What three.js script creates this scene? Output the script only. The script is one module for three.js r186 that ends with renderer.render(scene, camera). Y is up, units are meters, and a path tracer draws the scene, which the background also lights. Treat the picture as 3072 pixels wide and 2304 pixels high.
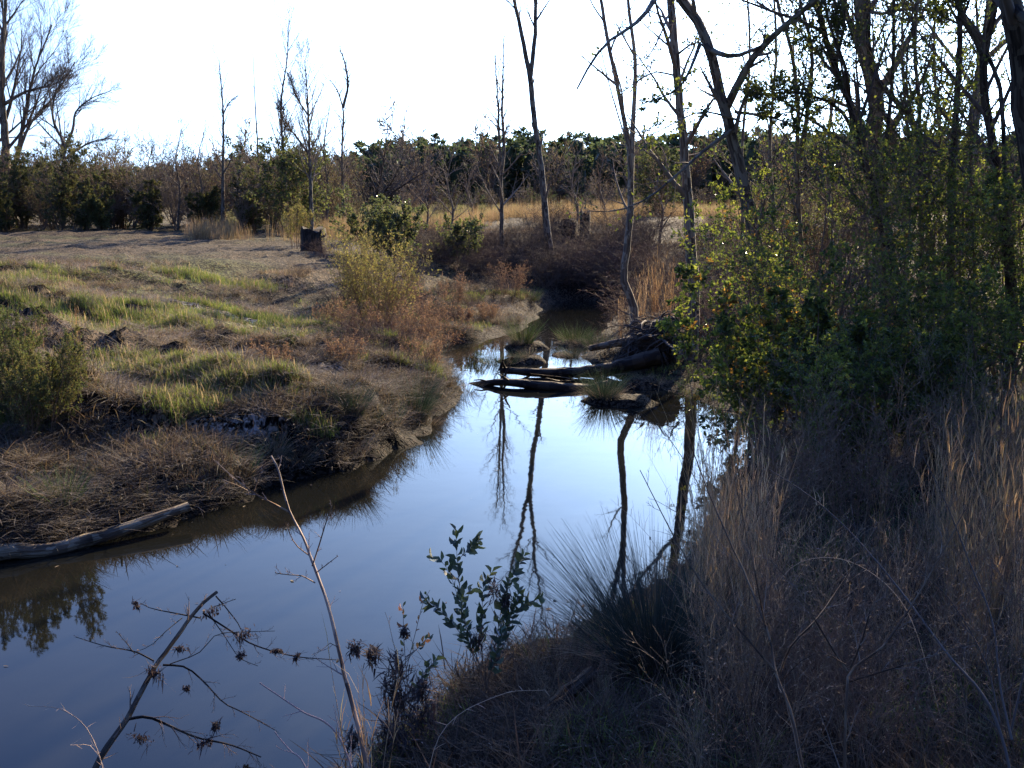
import * as THREE from 'three';

// ---------------------------------------------------------------- camera, sky, sun, exposure
const EYE = 2.6, PITCH = Math.atan2(180, 1000), CP = Math.cos(PITCH), SP = Math.sin(PITCH);
const scene = new THREE.Scene();
const camera = new THREE.PerspectiveCamera(2 * Math.atan(0.384) * 180 / Math.PI, 4 / 3, 0.05, 4000);
camera.position.set(0, EYE, 0);
camera.rotation.set(-PITCH, 0, 0);

const SUN_AZ = 0.40, SUN_EL = 0.40;                      // azimuth from straight ahead, elevation (radians)
const sunDir = new THREE.Vector3(Math.sin(SUN_AZ) * Math.cos(SUN_EL), Math.sin(SUN_EL), -Math.cos(SUN_AZ) * Math.cos(SUN_EL));
{
  const W = 1024, Hh = 512, data = new Float32Array(W * Hh * 4), mix = THREE.MathUtils.lerp;
  for (let j = 0; j < Hh; j++) {
    const el = ((j + 0.5) / Hh - 0.5) * Math.PI, y = Math.sin(el), e = Math.max(0, y);
    for (let i = 0; i < W; i++) {
      const az = ((i + 0.5) / W - 0.5) * 2 * Math.PI, x = Math.cos(az) * Math.cos(el), z = Math.sin(az) * Math.cos(el);
      const g = Math.acos(Math.min(1, Math.max(-1, x * sunDir.x + y * sunDir.y + z * sunDir.z)));
      const k = Math.pow(e, 0.5), f = 0.32 + 1.08 * Math.exp(-g / 0.75), lobe = 7 * Math.exp(-g / 0.3) * (0.13 + 0.87 * Math.exp(-e / 0.21)), o = (j * W + i) * 4;
      data[o] = mix(0.17, 0.035, k) * f + 0.64 * lobe;
      data[o + 1] = mix(0.25, 0.12, k) * f + 0.88 * lobe;
      data[o + 2] = mix(0.34, 0.56, k) * f + 1.14 * lobe;
      data[o + 3] = 1;
    }
  }
  const sky = new THREE.DataTexture(data, W, Hh, THREE.RGBAFormat, THREE.FloatType);
  sky.mapping = THREE.EquirectangularReflectionMapping;
  sky.magFilter = THREE.LinearFilter; sky.minFilter = THREE.LinearFilter; sky.needsUpdate = true;
  scene.background = sky; scene.environment = sky;
}
const sun = new THREE.DirectionalLight(new THREE.Color(1.0, 0.8, 0.53), 5);
sun.name = 'sun';
sun.position.copy(sunDir).multiplyScalar(120).add(new THREE.Vector3(0, 0, -25));
sun.target.position.set(0, 0, -25);
sun.castShadow = true; sun.shadow.mapSize.set(4096, 4096);
Object.assign(sun.shadow.camera, { left: -70, right: 70, top: 60, bottom: -60, near: 1, far: 300 });
scene.add(sun, sun.target);

const renderer = new THREE.WebGLRenderer({ antialias: true });
renderer.toneMapping = THREE.LinearToneMapping;
renderer.toneMappingExposure = 4.15;
renderer.shadowMap.enabled = true;

// ---------------------------------------------------------------- small tools
const V = (x, y, z) => new THREE.Vector3(x, y, z);
const UPV = V(0, 1, 0);
let seed = 1;
function setSeed(s) { seed = (s * 2654435761) >>> 0; }
function R() { seed = (seed + 0x6D2B79F5) >>> 0; let t = seed; t = Math.imul(t ^ (t >>> 15), t | 1); t ^= t + Math.imul(t ^ (t >>> 7), t | 61); return ((t ^ (t >>> 14)) >>> 0) / 4294967296; }
const rr = (a, b) => a + (b - a) * R();
const gauss = () => (R() + R() + R() - 1.5) * 1.15;
const clamp = (x, a, b) => Math.min(b, Math.max(a, x));
const lerp = (a, b, t) => a + (b - a) * t;
const ss = (a, b, x) => { const t = clamp((x - a) / (b - a), 0, 1); return t * t * (3 - 2 * t); };
function hash2(i, j) { let h = Math.imul(i, 374761393) ^ Math.imul(j, 668265263); h = Math.imul(h ^ (h >>> 13), 1274126177); return ((h ^ (h >>> 16)) >>> 0) / 4294967296; }
function vnoise(x, y) {
  const i = Math.floor(x), j = Math.floor(y), fx = x - i, fy = y - j, u = fx * fx * (3 - 2 * fx), v = fy * fy * (3 - 2 * fy);
  return lerp(lerp(hash2(i, j), hash2(i + 1, j), u), lerp(hash2(i, j + 1), hash2(i + 1, j + 1), u), v) * 2 - 1;
}
function fbm(x, y, o = 4) { let s = 0, a = 0.5; for (let k = 0; k < o; k++) { s += a * vnoise(x, y); x = x * 2.03 + 17.1; y = y * 2.03 - 9.7; a *= 0.5; } return s; }

// a point seen at pixel (px, py) of the 1024 x 768 picture, d metres ahead
function W(px, py, d) {
  const u = (px - 512) / 1000, v = (384 - py) / 1000, t = d / (CP + v * SP);
  return V(u * t, EYE + (v * CP - SP) * t, -d);
}
// the ground point d metres ahead below pixel column px
function G(px, d) {
  let x = (px - 512) / 1000 * d, y = 0.5;
  for (let k = 0; k < 3; k++) { y = H(x, -d); const v = Math.tan(Math.atan((y - EYE) / d) + PITCH); x = (px - 512) / 1000 * d / (CP + v * SP); }
  return V(x, H(x, -d), -d);
}

// ---------------------------------------------------------------- the lie of the land
// shore lines as [x, metres ahead]
const LEFT = [[-40, -4], [-16, 1.2], [-10, 3.6], [-6, 5.6], [-3.8, 7.05], [-2.72, 8.05], [-2.25, 8.9], [-1.82, 9.4], [-1.38, 10.2], [-1.05, 10.9], [-0.86, 12.4], [-0.72, 13.7], [-0.95, 15.6], [-1.3, 17.2], [-1.4, 18.4], [-0.5, 19.3], [0.25, 20.6], [0.55, 23], [0.8, 26]];
const FAR = [[0.8, 26], [1.5, 27.4], [2.5, 27]];
const RIGHT = [[-40, -14], [-12, -6], [-5, -2.6], [-2.5, 0], [-1.4, 2.5], [-0.75, 4.2], [-0.36, 5.2], [0.2, 5.7], [1.16, 6.97], [2.23, 9.06], [2.95, 11.6], [2.45, 13.2], [1.75, 15], [1.25, 17.3], [1.5, 19.2], [2.1, 22], [2.7, 25], [2.5, 27]];
const RING = [...LEFT, ...FAR.slice(1), ...RIGHT.slice(0, -1).reverse()];
function lineDist(L, x, d) {
  let best = 1e9;
  for (let i = 0; i + 1 < L.length; i++) {
    const ax = L[i][0], ad = L[i][1], bx = L[i + 1][0] - ax, bd = L[i + 1][1] - ad;
    const t = clamp(((x - ax) * bx + (d - ad) * bd) / (bx * bx + bd * bd), 0, 1), ex = x - ax - bx * t, ed = d - ad - bd * t, q = ex * ex + ed * ed;
    if (q < best) best = q;
  }
  return Math.sqrt(best);
}
function inRing(x, d) {
  let c = false;
  for (let i = 0, j = RING.length - 1; i < RING.length; j = i++) {
    const [xi, yi] = RING[i], [xj, yj] = RING[j];
    if ((yi > d) !== (yj > d) && x < (xj - xi) * (d - yi) / (yj - yi) + xi) c = !c;
  }
  return c;
}
// hummocks and islets: [x, d, radius x, radius d, height]
const BUMPS = [
  [-2.0, 10.6, 0.8, 0.5, 0.22], [-3.3, 11.2, 1.0, 0.6, 0.25], [-5.2, 12.2, 1.4, 0.5, 0.28], [-4.4, 9.6, 1.2, 0.5, 0.2], [-2.6, 13.4, 0.9, 0.5, 0.16],
  [-6.8, 14.6, 1.6, 0.6, 0.2], [-3.4, 15.6, 1.2, 0.6, 0.14], [2.3, 16.6, 0.7, 0.8, 0.35], [0.3, 4.2, 0.5, 0.5, 0.1],
];
// islets: [x, d, radius x, radius d, height above water]
const ISLETS = [[0.25, 18.2, 0.5, 0.5, 0.1], [0.1, 16.5, 0.5, 0.4, 0.09], [1.42, 13.1, 0.6, 0.55, 0.09], [1.55, 18.7, 0.9, 0.6, 0.1], [0.9, 17.2, 0.35, 0.25, 0.04], [1.9, 14.3, 0.5, 0.5, 0.1]];
// small eroded ledges whose broken faces look towards the creek: [x, d of the face, half length, height, run back]
const LEDGES = [
  [-2.6, 9.7, 0.55, 0.3, 0.9], [-1.75, 10.9, 0.5, 0.24, 0.7], [-3.9, 9.4, 0.7, 0.22, 0.8], [-5.9, 12.6, 1.1, 0.27, 1.2], [-4.4, 12.2, 0.9, 0.22, 0.9], [-3.2, 11.6, 0.5, 0.22, 0.7], [-7.4, 13.4, 1.1, 0.22, 1.0],
  [-2.5, 12.6, 0.5, 0.2, 0.6], [-4.9, 14.2, 0.8, 0.22, 0.9], [-3.4, 14.0, 0.6, 0.2, 0.7], [-6.6, 15.6, 1.0, 0.22, 1.0], [-1.5, 13.4, 0.4, 0.22, 0.5], [-2.0, 15.2, 0.6, 0.2, 0.7], [-5.6, 17.4, 1.1, 0.18, 1.0], [-3.0, 16.8, 0.8, 0.16, 0.8],
  [-8.6, 16.8, 1.2, 0.22, 1.1], [-5.4, 9.9, 0.8, 0.26, 0.8], [-7.2, 10.6, 0.9, 0.3, 0.9], [-1.9, 18.4, 0.6, 0.24, 0.7], [-7.8, 20, 1.6, 0.14, 1.2], [-4.2, 20.5, 1.4, 0.14, 1.2], [-10.5, 19, 1.5, 0.18, 1.2],
];
function land(x, z) {                                    // {h, s, left, right, far}
  const d = -z, near = d < 60 && d > -20 && Math.abs(x) < 45;
  let dl = 30, dr = 30, df = 30, s = 30;
  if (near) {
    dl = lineDist(LEFT, x, d); dr = lineDist(RIGHT, x, d); df = lineDist(FAR, x, d);
    s = Math.min(dl, dr, df) * (inRing(x, d) ? -1 : 1);
    s += 0.3 * fbm(x * 1.6 + 3, d * 1.6, 3) * (dr < 0.6 * dl ? 0.5 : 1) + 0.07 * vnoise(x * 5, d * 5);
  }
  const a = 1 / (dl * dl * dl + 0.02), b = 1 / (dr * dr * dr + 0.02), c = 1 / (df * df * df + 0.02), t = a + b + c;
  let wl = a / t, wr = b / t, wf = c / t;
  if (!near) { wl = x < 0 ? 1 : 0; wr = 1 - wl; wf = 0; }
  let h;
  if (s < 0) h = Math.max(-0.6, s * 0.4 - 0.02);
  else {
    const pl = 0.30 * ss(0, 0.5, s) + 0.26 * ss(0.4, 3.2, s) + 0.68 * ss(2.4, 8.5, s);
    const pr = 0.08 * ss(0, 0.4, s) + 0.38 * ss(0.15, 3.6, s) + 0.6 * ss(2.6, 8, s);
    const pf = 0.3 * ss(0, 0.5, s) + 1.35 * ss(0.3, 5, s);
    h = wl * pl + wr * pr + wf * pf;
    h *= 1 - 0.5 * Math.exp(-(((x + 0.7) / 1.8) ** 2) - (((d - 21) / 3.2) ** 2));
    const far = ss(44, 110, d), rise = 7 * ss(168, 300, d);
    h = lerp(h, 2.1 + 0.3 * fbm(x * 0.02, d * 0.02), Math.max(far, ss(30, 40, d) * ss(-6, 2, x) * 0.8));
    h += rise + ss(0.05, 1.2, s) * ((0.13 + 0.09 * wl) * fbm(x * 0.85, d * 1.1) + 0.06 * fbm(x * 3.1, d * 3.1)) + 0.14 * ss(2, 6, s) * fbm(x * 0.22 + 40, d * 0.22);
    const hum = fbm(x * 1.5 + 80, d * 1.9, 3);
    h += wl * ss(0.6, 2.2, s) * ss(18, 13, d) * 0.26 * ss(-0.1, 0.42, hum);
  }
  for (const [bx, bd, rx, rd, bh] of BUMPS) { const q = ((x - bx) / rx) ** 2 + ((d - bd) / rd) ** 2; if (q < 9) h += bh * Math.exp(-q) * (1 + 0.5 * vnoise(x * 5, d * 5)); }
  for (const [bx, bd, rx, rd, top] of ISLETS) { const q = Math.sqrt(((x - bx) / rx) ** 2 + ((d - bd) / rd) ** 2) + 0.3 * vnoise(x * 4, d * 4); if (q < 1.6) h = Math.max(h, (top + 0.25) * (1 - ss(0.45, 1.5, q)) - 0.25 + 0.03 * vnoise(x * 9, d * 9)); }
  let bare = 0;
  if (s > 0.02 && d > 8 && d < 23) for (const [lx, ld, hl, lh, back] of LEDGES) {
    const q = (x - lx) / hl; if (Math.abs(q) > 2.2) continue;
    const t = d - ld - 0.25 * fbm(x * 2.1 + ld, ld, 3) + 0.15 * q * q, e = Math.exp(-q * q) * Math.min(1, s * 2.5);
    h += lh * e * ss(-0.16, 0.06, t) * Math.exp(-Math.max(0, t) / back) * (0.85 + 0.15 * vnoise(x * 7, d * 7));
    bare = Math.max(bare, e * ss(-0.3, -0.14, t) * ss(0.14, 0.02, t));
  }
  return { h, s, wl, wr, wf, bare };
}
function H(x, z) { return land(x, z).h; }

// ---------------------------------------------------------------- computed textures
function tex(w, h, f, srgb, rx = 1, ry = 1) {
  const data = new Uint8Array(w * h * 4);
  for (let j = 0; j < h; j++) for (let i = 0; i < w; i++) {
    const c = f(i / w, j / h), o = (j * w + i) * 4;
    data[o] = clamp(c[0] * 255, 0, 255); data[o + 1] = clamp(c[1] * 255, 0, 255); data[o + 2] = clamp(c[2] * 255, 0, 255); data[o + 3] = 255;
  }
  const t = new THREE.DataTexture(data, w, h, THREE.RGBAFormat);
  t.wrapS = t.wrapT = THREE.RepeatWrapping; t.magFilter = THREE.LinearFilter; t.minFilter = THREE.LinearMipmapLinearFilter; t.generateMipmaps = true;
  if (srgb) t.colorSpace = THREE.SRGBColorSpace;
  t.repeat.set(rx, ry); t.needsUpdate = true;
  return t;
}
function wrapNoise(u, v, f, g, o = 4) {                  // tiles over the unit square
  const a = fbm(u * f, v * g, o), b = fbm((u - 1) * f, v * g, o), c = fbm(u * f, (v - 1) * g, o), e = fbm((u - 1) * f, (v - 1) * g, o);
  return lerp(lerp(a, b, u), lerp(c, e, u), v);
}
const soilTex = tex(512, 512, (u, v) => { const a = wrapNoise(u, v, 9, 9, 5), b = wrapNoise(u + 5, v, 60, 60, 2); const k = 0.72 + 0.5 * a + 0.45 * b; return [k, k * 0.985, k * 0.96]; }, true, 0.55, 0.55);
const soilBump = tex(512, 512, (u, v) => { const k = 0.5 + 0.5 * wrapNoise(u, v, 14, 14, 5) + 0.35 * wrapNoise(u + 3, v + 7, 70, 70, 2); return [k, k, k]; }, false, 0.55, 0.55);
const barkTex = tex(256, 512, (u, v) => {
  const f = wrapNoise(u, v, 22, 5, 4), l = wrapNoise(u + 9, v + 4, 5, 6, 4), k = 0.62 + 0.55 * f, w = ss(0.08, 0.3, l);
  return [lerp(k, 0.95, w * 0.7), lerp(k * 0.95, 0.95, w * 0.7), lerp(k * 0.88, 0.88, w * 0.7)];
}, true, 2.2, 1.1);
const barkBump = tex(256, 512, (u, v) => { const k = 0.5 + 0.8 * wrapNoise(u, v, 24, 5, 4); return [k, k, k]; }, false, 2.2, 1.1);

// ---------------------------------------------------------------- materials (linear base colours)
const C = (r, g, b) => new THREE.Color().setRGB(r, g, b);
const std = (c, o = {}) => new THREE.MeshPhysicalMaterial({ color: c, roughness: 0.92, metalness: 0, specularIntensity: 0.4, ...o });
const bark = (c) => std(c, { map: barkTex, bumpMap: barkBump, bumpScale: 0.012, roughness: 0.95 });
const M = {
  barkGrey: bark(C(0.26, 0.235, 0.205)), barkPale: bark(C(0.36, 0.33, 0.29)), barkDark: bark(C(0.1, 0.085, 0.07)), barkBrown: bark(C(0.17, 0.135, 0.11)),
  twigGrey: std(C(0.17, 0.138, 0.105)), twigBrown: std(C(0.15, 0.102, 0.066)), twigDark: std(C(0.09, 0.075, 0.063)), twigPale: std(C(0.34, 0.3, 0.26), { roughness: 0.7 }), twigRed: std(C(0.15, 0.095, 0.065)),
  deadWood: std(C(0.26, 0.215, 0.17), { map: barkTex, bumpMap: barkBump, bumpScale: 0.03, roughness: 0.95 }), wetWood: std(C(0.06, 0.045, 0.034), { map: barkTex, bumpMap: barkBump, bumpScale: 0.03, roughness: 0.75 }),
  blade: new THREE.MeshPhysicalMaterial({ color: 0xffffff, specularIntensity: 0.35, vertexColors: true, roughness: 1, transmission: 0.36, thickness: 0, side: THREE.DoubleSide }),
  leaf: new THREE.MeshPhysicalMaterial({ color: 0xffffff, specularIntensity: 0.35, vertexColors: true, roughness: 1, transmission: 0.64, thickness: 0, clearcoat: 0.24, clearcoatRoughness: 0.15, side: THREE.DoubleSide }),
  dryLeaf: new THREE.MeshPhysicalMaterial({ color: 0xffffff, specularIntensity: 0.35, vertexColors: true, roughness: 1, transmission: 0.35, thickness: 0, side: THREE.DoubleSide }),
  needle: new THREE.MeshStandardMaterial({ color: 0xffffff, vertexColors: true, roughness: 0.9, side: THREE.DoubleSide }),
  wood: new THREE.MeshPhysicalMaterial({ color: 0xffffff, specularIntensity: 0.4, vertexColors: true, roughness: 0.9 }),
};

// ---------------------------------------------------------------- a collector of tubes, ribbons and leaves
class Geo {
  constructor() { this.p = []; this.n = []; this.u = []; this.c = []; this.i = []; this.col = [1, 1, 1]; }
  v(x, y, z, nx, ny, nz, u, w) { this.p.push(x, y, z); this.n.push(nx, ny, nz); this.u.push(u, w); this.c.push(...this.col); return this.p.length / 3 - 1; }
  tube(pts, rad, sides = 5, cap = false) {
    const m = pts.length, t = V(), a = V(), b = V();
    let len = 0;
    const rings = [];
    for (let k = 0; k < m; k++) {
      t.copy(pts[Math.min(m - 1, k + 1)]).sub(pts[Math.max(0, k - 1)]).normalize();
      if (k === 0) { a.set(0, 1, 0); if (Math.abs(t.y) > 0.9) a.set(1, 0, 0); }
      a.addScaledVector(t, -a.dot(t)).normalize(); b.crossVectors(t, a);
      if (k) len += pts[k].distanceTo(pts[k - 1]);
      const r = rad[k], ring = [], last = k === m - 1;
      const around = sides + 1;
      for (let q = 0; q < around; q++) {
        const an = q / sides * Math.PI * 2, cx = Math.cos(an), sx = Math.sin(an), nx = a.x * cx + b.x * sx, ny = a.y * cx + b.y * sx, nz = a.z * cx + b.z * sx;
        const wob = sides > 6 ? 1 + 0.07 * Math.sin(an * 2 + len * 1.3) + 0.05 * Math.sin(an * 3 - len * 2.1) : 1;
        ring.push(this.v(pts[k].x + nx * r * wob, pts[k].y + ny * r * wob, pts[k].z + nz * r * wob, nx, ny, nz, q / sides * Math.max(0.12, rad[0] * 6.28), len));
      }
      rings.push(ring);
      if (k) for (let q = 0; q < sides; q++) { const p = rings[k - 1]; this.i.push(p[q], p[q + 1], ring[q], p[q + 1], ring[q + 1], ring[q]); }
      if (cap && (last || k === 0)) {
        const s = last ? 1 : -1, ce = this.v(pts[k].x + t.x * r * 0.15 * s, pts[k].y + t.y * r * 0.15 * s, pts[k].z + t.z * r * 0.15 * s, t.x * s, t.y * s, t.z * s, 0, len);
        for (let q = 0; q < sides; q++) last ? this.i.push(ring[q], ring[q + 1], ce) : this.i.push(ring[q + 1], ring[q], ce);
      }
    }
  }
  ribbon(pts, wid, side) {                               // a flat blade along pts
    const t = V(), n = V(), s = V();
    let prev = null;
    for (let k = 0; k < pts.length; k++) {
      t.copy(pts[Math.min(pts.length - 1, k + 1)]).sub(pts[Math.max(0, k - 1)]).normalize();
      s.copy(side).addScaledVector(t, -side.dot(t)).normalize(); n.crossVectors(s, t);
      const w = wid[k] / 2, p = pts[k];
      const a = this.v(p.x - s.x * w, p.y - s.y * w, p.z - s.z * w, n.x, n.y, n.z, 0, k), b = this.v(p.x + s.x * w, p.y + s.y * w, p.z + s.z * w, n.x, n.y, n.z, 1, k);
      if (prev !== null) this.i.push(prev, prev + 1, a, prev + 1, b, a);
      prev = a;
    }
  }
  blade(p, az, lean, len, wid, bend = 1, segs = 3) {
    const dx = Math.cos(az), dz = Math.sin(az), pts = [], ws = [];
    let a = lean; const q = p.clone(), st = len / segs;
    for (let k = 0; k <= segs; k++) { pts.push(q.clone()); ws.push(wid * (k === segs ? 0.15 : 1 - 0.25 * k / segs)); q.x += Math.sin(a) * dx * st; q.z += Math.sin(a) * dz * st; q.y += Math.cos(a) * st; a += bend / segs; }
    this.ribbon(pts, ws, V(-dz, 0, dx));
  }
  leaf(p, dir, up, len, wid, fold = 0.25) {
    const s = V().crossVectors(dir, up).normalize(), n = V().crossVectors(s, dir).normalize();
    const at = (l, w, h) => { const q = p.clone().addScaledVector(dir, l * len).addScaledVector(s, w * wid).addScaledVector(n, h * wid); return q; };
    const add = (q, m) => this.v(q.x, q.y, q.z, m.x, m.y, m.z, 0, 0);
    const nl = n.clone().addScaledVector(s, fold).normalize(), nr = n.clone().addScaledVector(s, -fold).normalize();
    const b0 = add(at(0, 0, 0), n), l1 = add(at(0.42, -0.5, fold), nl), c1 = add(at(0.45, 0, 0), n), r1 = add(at(0.42, 0.5, fold), nr), l2 = add(at(0.78, -0.3, fold * 0.5), nl), r2 = add(at(0.78, 0.3, fold * 0.5), nr), tp = add(at(1, 0, -fold * 0.5), n);
    this.i.push(b0, c1, l1, b0, r1, c1, l1, c1, l2, c1, r1, r2, c1, tp, l2, c1, r2, tp);
  }
  geometry(base) {
    const g = new THREE.BufferGeometry(), p = new Float32Array(this.p);
    if (base) for (let k = 0; k < p.length; k += 3) { p[k] -= base.x; p[k + 1] -= base.y; p[k + 2] -= base.z; }
    g.setAttribute('position', new THREE.BufferAttribute(p, 3));
    g.setAttribute('normal', new THREE.BufferAttribute(new Float32Array(this.n), 3));
    g.setAttribute('uv', new THREE.BufferAttribute(new Float32Array(this.u), 2));
    g.setAttribute('color', new THREE.BufferAttribute(new Float32Array(this.c), 3));
    g.setIndex(new THREE.BufferAttribute(new Uint32Array(this.i), 1));
    return g;
  }
  get empty() { return this.i.length === 0; }
}
function vary(c, a = 0.25) { const k = 1 + a * gauss(); return [c[0] * k * (1 + 0.1 * gauss()), c[1] * k, c[2] * k * (1 + 0.1 * gauss())]; }

// ---------------------------------------------------------------- things, parts, labels
const taken = new Map();
function numbered(name) { const n = taken.get(name) || 0; taken.set(name, n + 1); return n ? name + '_' + String(n).padStart(3, '0') : name; }
function tag(o, label, category, group, kind) { Object.assign(o.userData, { label, category }); if (group) o.userData.group = group; if (kind) o.userData.kind = kind; return o; }
function thing(name, label, category, base, group) { const o = new THREE.Group(); o.name = numbered(name); o.position.copy(base); scene.add(o); return tag(o, label, category, group); }
function part(parent, name, geo, mat, base, kind) { const m = new THREE.Mesh(geo.isBufferGeometry ? geo : geo.geometry(base), mat); m.name = name; if (kind) m.userData.kind = kind; parent.add(m); return m; }
function copyOf(o, label, category, group) { const c = o.clone(); c.name = numbered(o.name.replace(/_\d{3}$/, '')); c.userData = {}; scene.add(c); return tag(c, label, category, group); }

// ---------------------------------------------------------------- growth
function perp(d, az) { const a = Math.abs(d.y) > 0.95 ? V(1, 0, 0) : V(0, 1, 0), s = V().crossVectors(d, a).normalize(), t = V().crossVectors(s, d); return s.multiplyScalar(Math.cos(az)).addScaledVector(t, Math.sin(az)); }
const sidesOf = (r) => r > 0.05 ? 9 : r > 0.02 ? 6 : r > 0.008 ? 4 : 3;
/* o: levels, kids[], ratio[], angle, wiggle, up, minR, tips (array), start */
function grow(g, p, dir, len, r, lvl, o) {
  const n = o.segs ? o.segs[lvl] : lvl === 0 ? 8 : lvl === 1 ? 5 : lvl === 2 ? 3 : 2, pts = [p.clone()], rad = [r], d = dir.clone().normalize(), q = p.clone(), dirs = [d.clone()];
  const end = o.end ?? 0.16;
  for (let k = 1; k <= n; k++) {
    d.x += gauss() * o.wiggle; d.z += gauss() * o.wiggle; d.y += gauss() * o.wiggle + o.up * (lvl > 0 ? 1 : 0.3); d.normalize();
    q.addScaledVector(d, len / n); pts.push(q.clone()); dirs.push(d.clone());
    rad.push(Math.max(o.minR * 0.6, r * lerp(1, lvl === o.levels ? 0.3 : end, k / n)));
  }
  const tgt = o.thin && r < o.thin[0] ? o.thin[1] : g;
  tgt.tube(pts, rad, o.sides ? Math.min(o.sides, sidesOf(r)) : sidesOf(r));
  if (o.tips && lvl >= o.levels - (o.tipLevels ?? 0)) o.tips.push([pts, dirs]);
  if (lvl < o.levels) spawn(g, pts, dirs, rad, len, lvl, o);
}
function spawn(g, pts, dirs, rad, len, lvl, o) {
  const kids = o.kids[Math.min(lvl, o.kids.length - 1)], n = pts.length - 1;
  let az = R() * 6.28;
  for (let c = 0; c < kids; c++) {
    const start = lvl === 0 ? (o.start ?? 0.35) : 0.18, t = lerp(start, 1, (c + R() * 0.9) / kids), k = Math.min(n - 1, Math.floor(t * n)), f = t * n - k;
    const p = pts[k].clone().lerp(pts[k + 1], f), d0 = dirs[Math.min(k + 1, dirs.length - 1)], r = lerp(rad[k], rad[k + 1], f);
    az += 2.4 + gauss() * 0.6;
    const an = o.angle * (1 + 0.35 * gauss()) * (1 - 0.35 * t), d = d0.clone().multiplyScalar(Math.cos(an)).addScaledVector(perp(d0, az), Math.sin(an));
    if (o.bias) d.addScaledVector(o.bias, 0.25);
    const L = len * o.ratio[Math.min(lvl, o.ratio.length - 1)] * (1 - 0.55 * Math.max(0, t - start)) * rr(0.65, 1.2);
    grow(g, p, d, L, Math.max(o.minR, r * rr(0.4, 0.68)), lvl + 1, o);
  }
}
// a stem along given points (smoothed) with side growth
function stem(g, ctrl, r0, r1, o, lumps = 0) {
  const curve = new THREE.CatmullRomCurve3(ctrl, false, 'centripetal'), L = curve.getLength(), n = Math.max(6, Math.min(40, Math.round(L / (o?.step ?? 0.25)))), pts = [], rad = [], dirs = [];
  for (let k = 0; k <= n; k++) {
    const t = k / n, p = curve.getPointAt(t);
    if (k && k < n) { p.x += gauss() * r0 * 0.12; p.z += gauss() * r0 * 0.12; }
    pts.push(p); dirs.push(curve.getTangentAt(t)); rad.push(lerp(r0, r1, Math.pow(t, 0.9)) * (1 + lumps * gauss()));
  }
  g.tube(pts, rad, Math.max(sidesOf(r0), r0 > 0.006 ? 5 : 3), true);
  if (o?.kids) spawn(o.into || g, pts, dirs, rad, o.len ?? L, 0, o);
  return { pts, rad, dirs };
}

// ---------------------------------------------------------------- leaves as instances
function leafGeometry(len, wid, fold = 0.25) { const g = new Geo(); g.leaf(V(0, 0, 0), V(0, 0, 1), V(0, 1, 0), len, wid, fold); return g.geometry(); }
const LEAF = { broad: 0.6, narrow: 0.32, thin: 0.15 };      // breadth over length
const _m = new THREE.Matrix4(), _q = new THREE.Quaternion(), _c = new THREE.Color();
function foliage(parent, name, wide, mat, list, base) {    // list of [p, dir, size, colour]; every leaf is folded along its midrib
  const g = new Geo(), n = V(), s = V(), nl = V(), nr = V();
  for (const [p, d, size, c] of list) {
    s.copy(perp(d, R() * 6.28)); n.crossVectors(s, d); g.col = c;
    const w = size * wide * 0.5, f = w * 0.35, x = p.x - base.x, y = p.y - base.y, z = p.z - base.z, m = size * 0.48;
    nl.copy(n).addScaledVector(s, 0.35).normalize(); nr.copy(n).addScaledVector(s, -0.35).normalize();
    const at = (l, k, h, q) => g.v(x + d.x * l + s.x * k + n.x * h, y + d.y * l + s.y * k + n.y * h, z + d.z * l + s.z * k + n.z * h, q.x, q.y, q.z, 0, 0);
    const a = at(0, 0, 0, nl), b = at(size, 0, 0, nl), e = at(m, -w, f, nl), a2 = at(0, 0, 0, nr), b2 = at(size, 0, 0, nr), e2 = at(m, w, f, nr);
    g.i.push(a, b, e, a2, e2, b2);
  }
  return part(parent, name, g, mat, null, 'stuff');
}
function alongTips(tips, per, size, cols, droop = 0, patchy = false) {
  const out = [];
  for (const [pts, dirs] of tips) {
    if (R() < 0.12 || (patchy && fbm(pts[0].x * 1.3 + pts[0].z * 0.7, pts[0].y * 1.6 - pts[0].z * 0.9, 2) < -0.1)) continue;
    const c = cols[Math.floor(R() * cols.length)];
    const n = Math.floor(per) + (R() < per % 1 ? 1 : 0);
    for (let k = 0; k < n; k++) {
      const t = Math.pow(R(), 0.75) * (pts.length - 1.001), i = Math.floor(t), p = pts[i].clone().lerp(pts[i + 1], t - i), d0 = dirs[i];
      const an = rr(0.5, 1.25), d = d0.clone().multiplyScalar(Math.cos(an)).addScaledVector(perp(d0, R() * 6.28), Math.sin(an)); d.y -= droop; d.normalize();
      out.push([p, d, size * rr(0.6, 1.25), vary(c, 0.3)]);
    }
  }
  return out;
}

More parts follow.
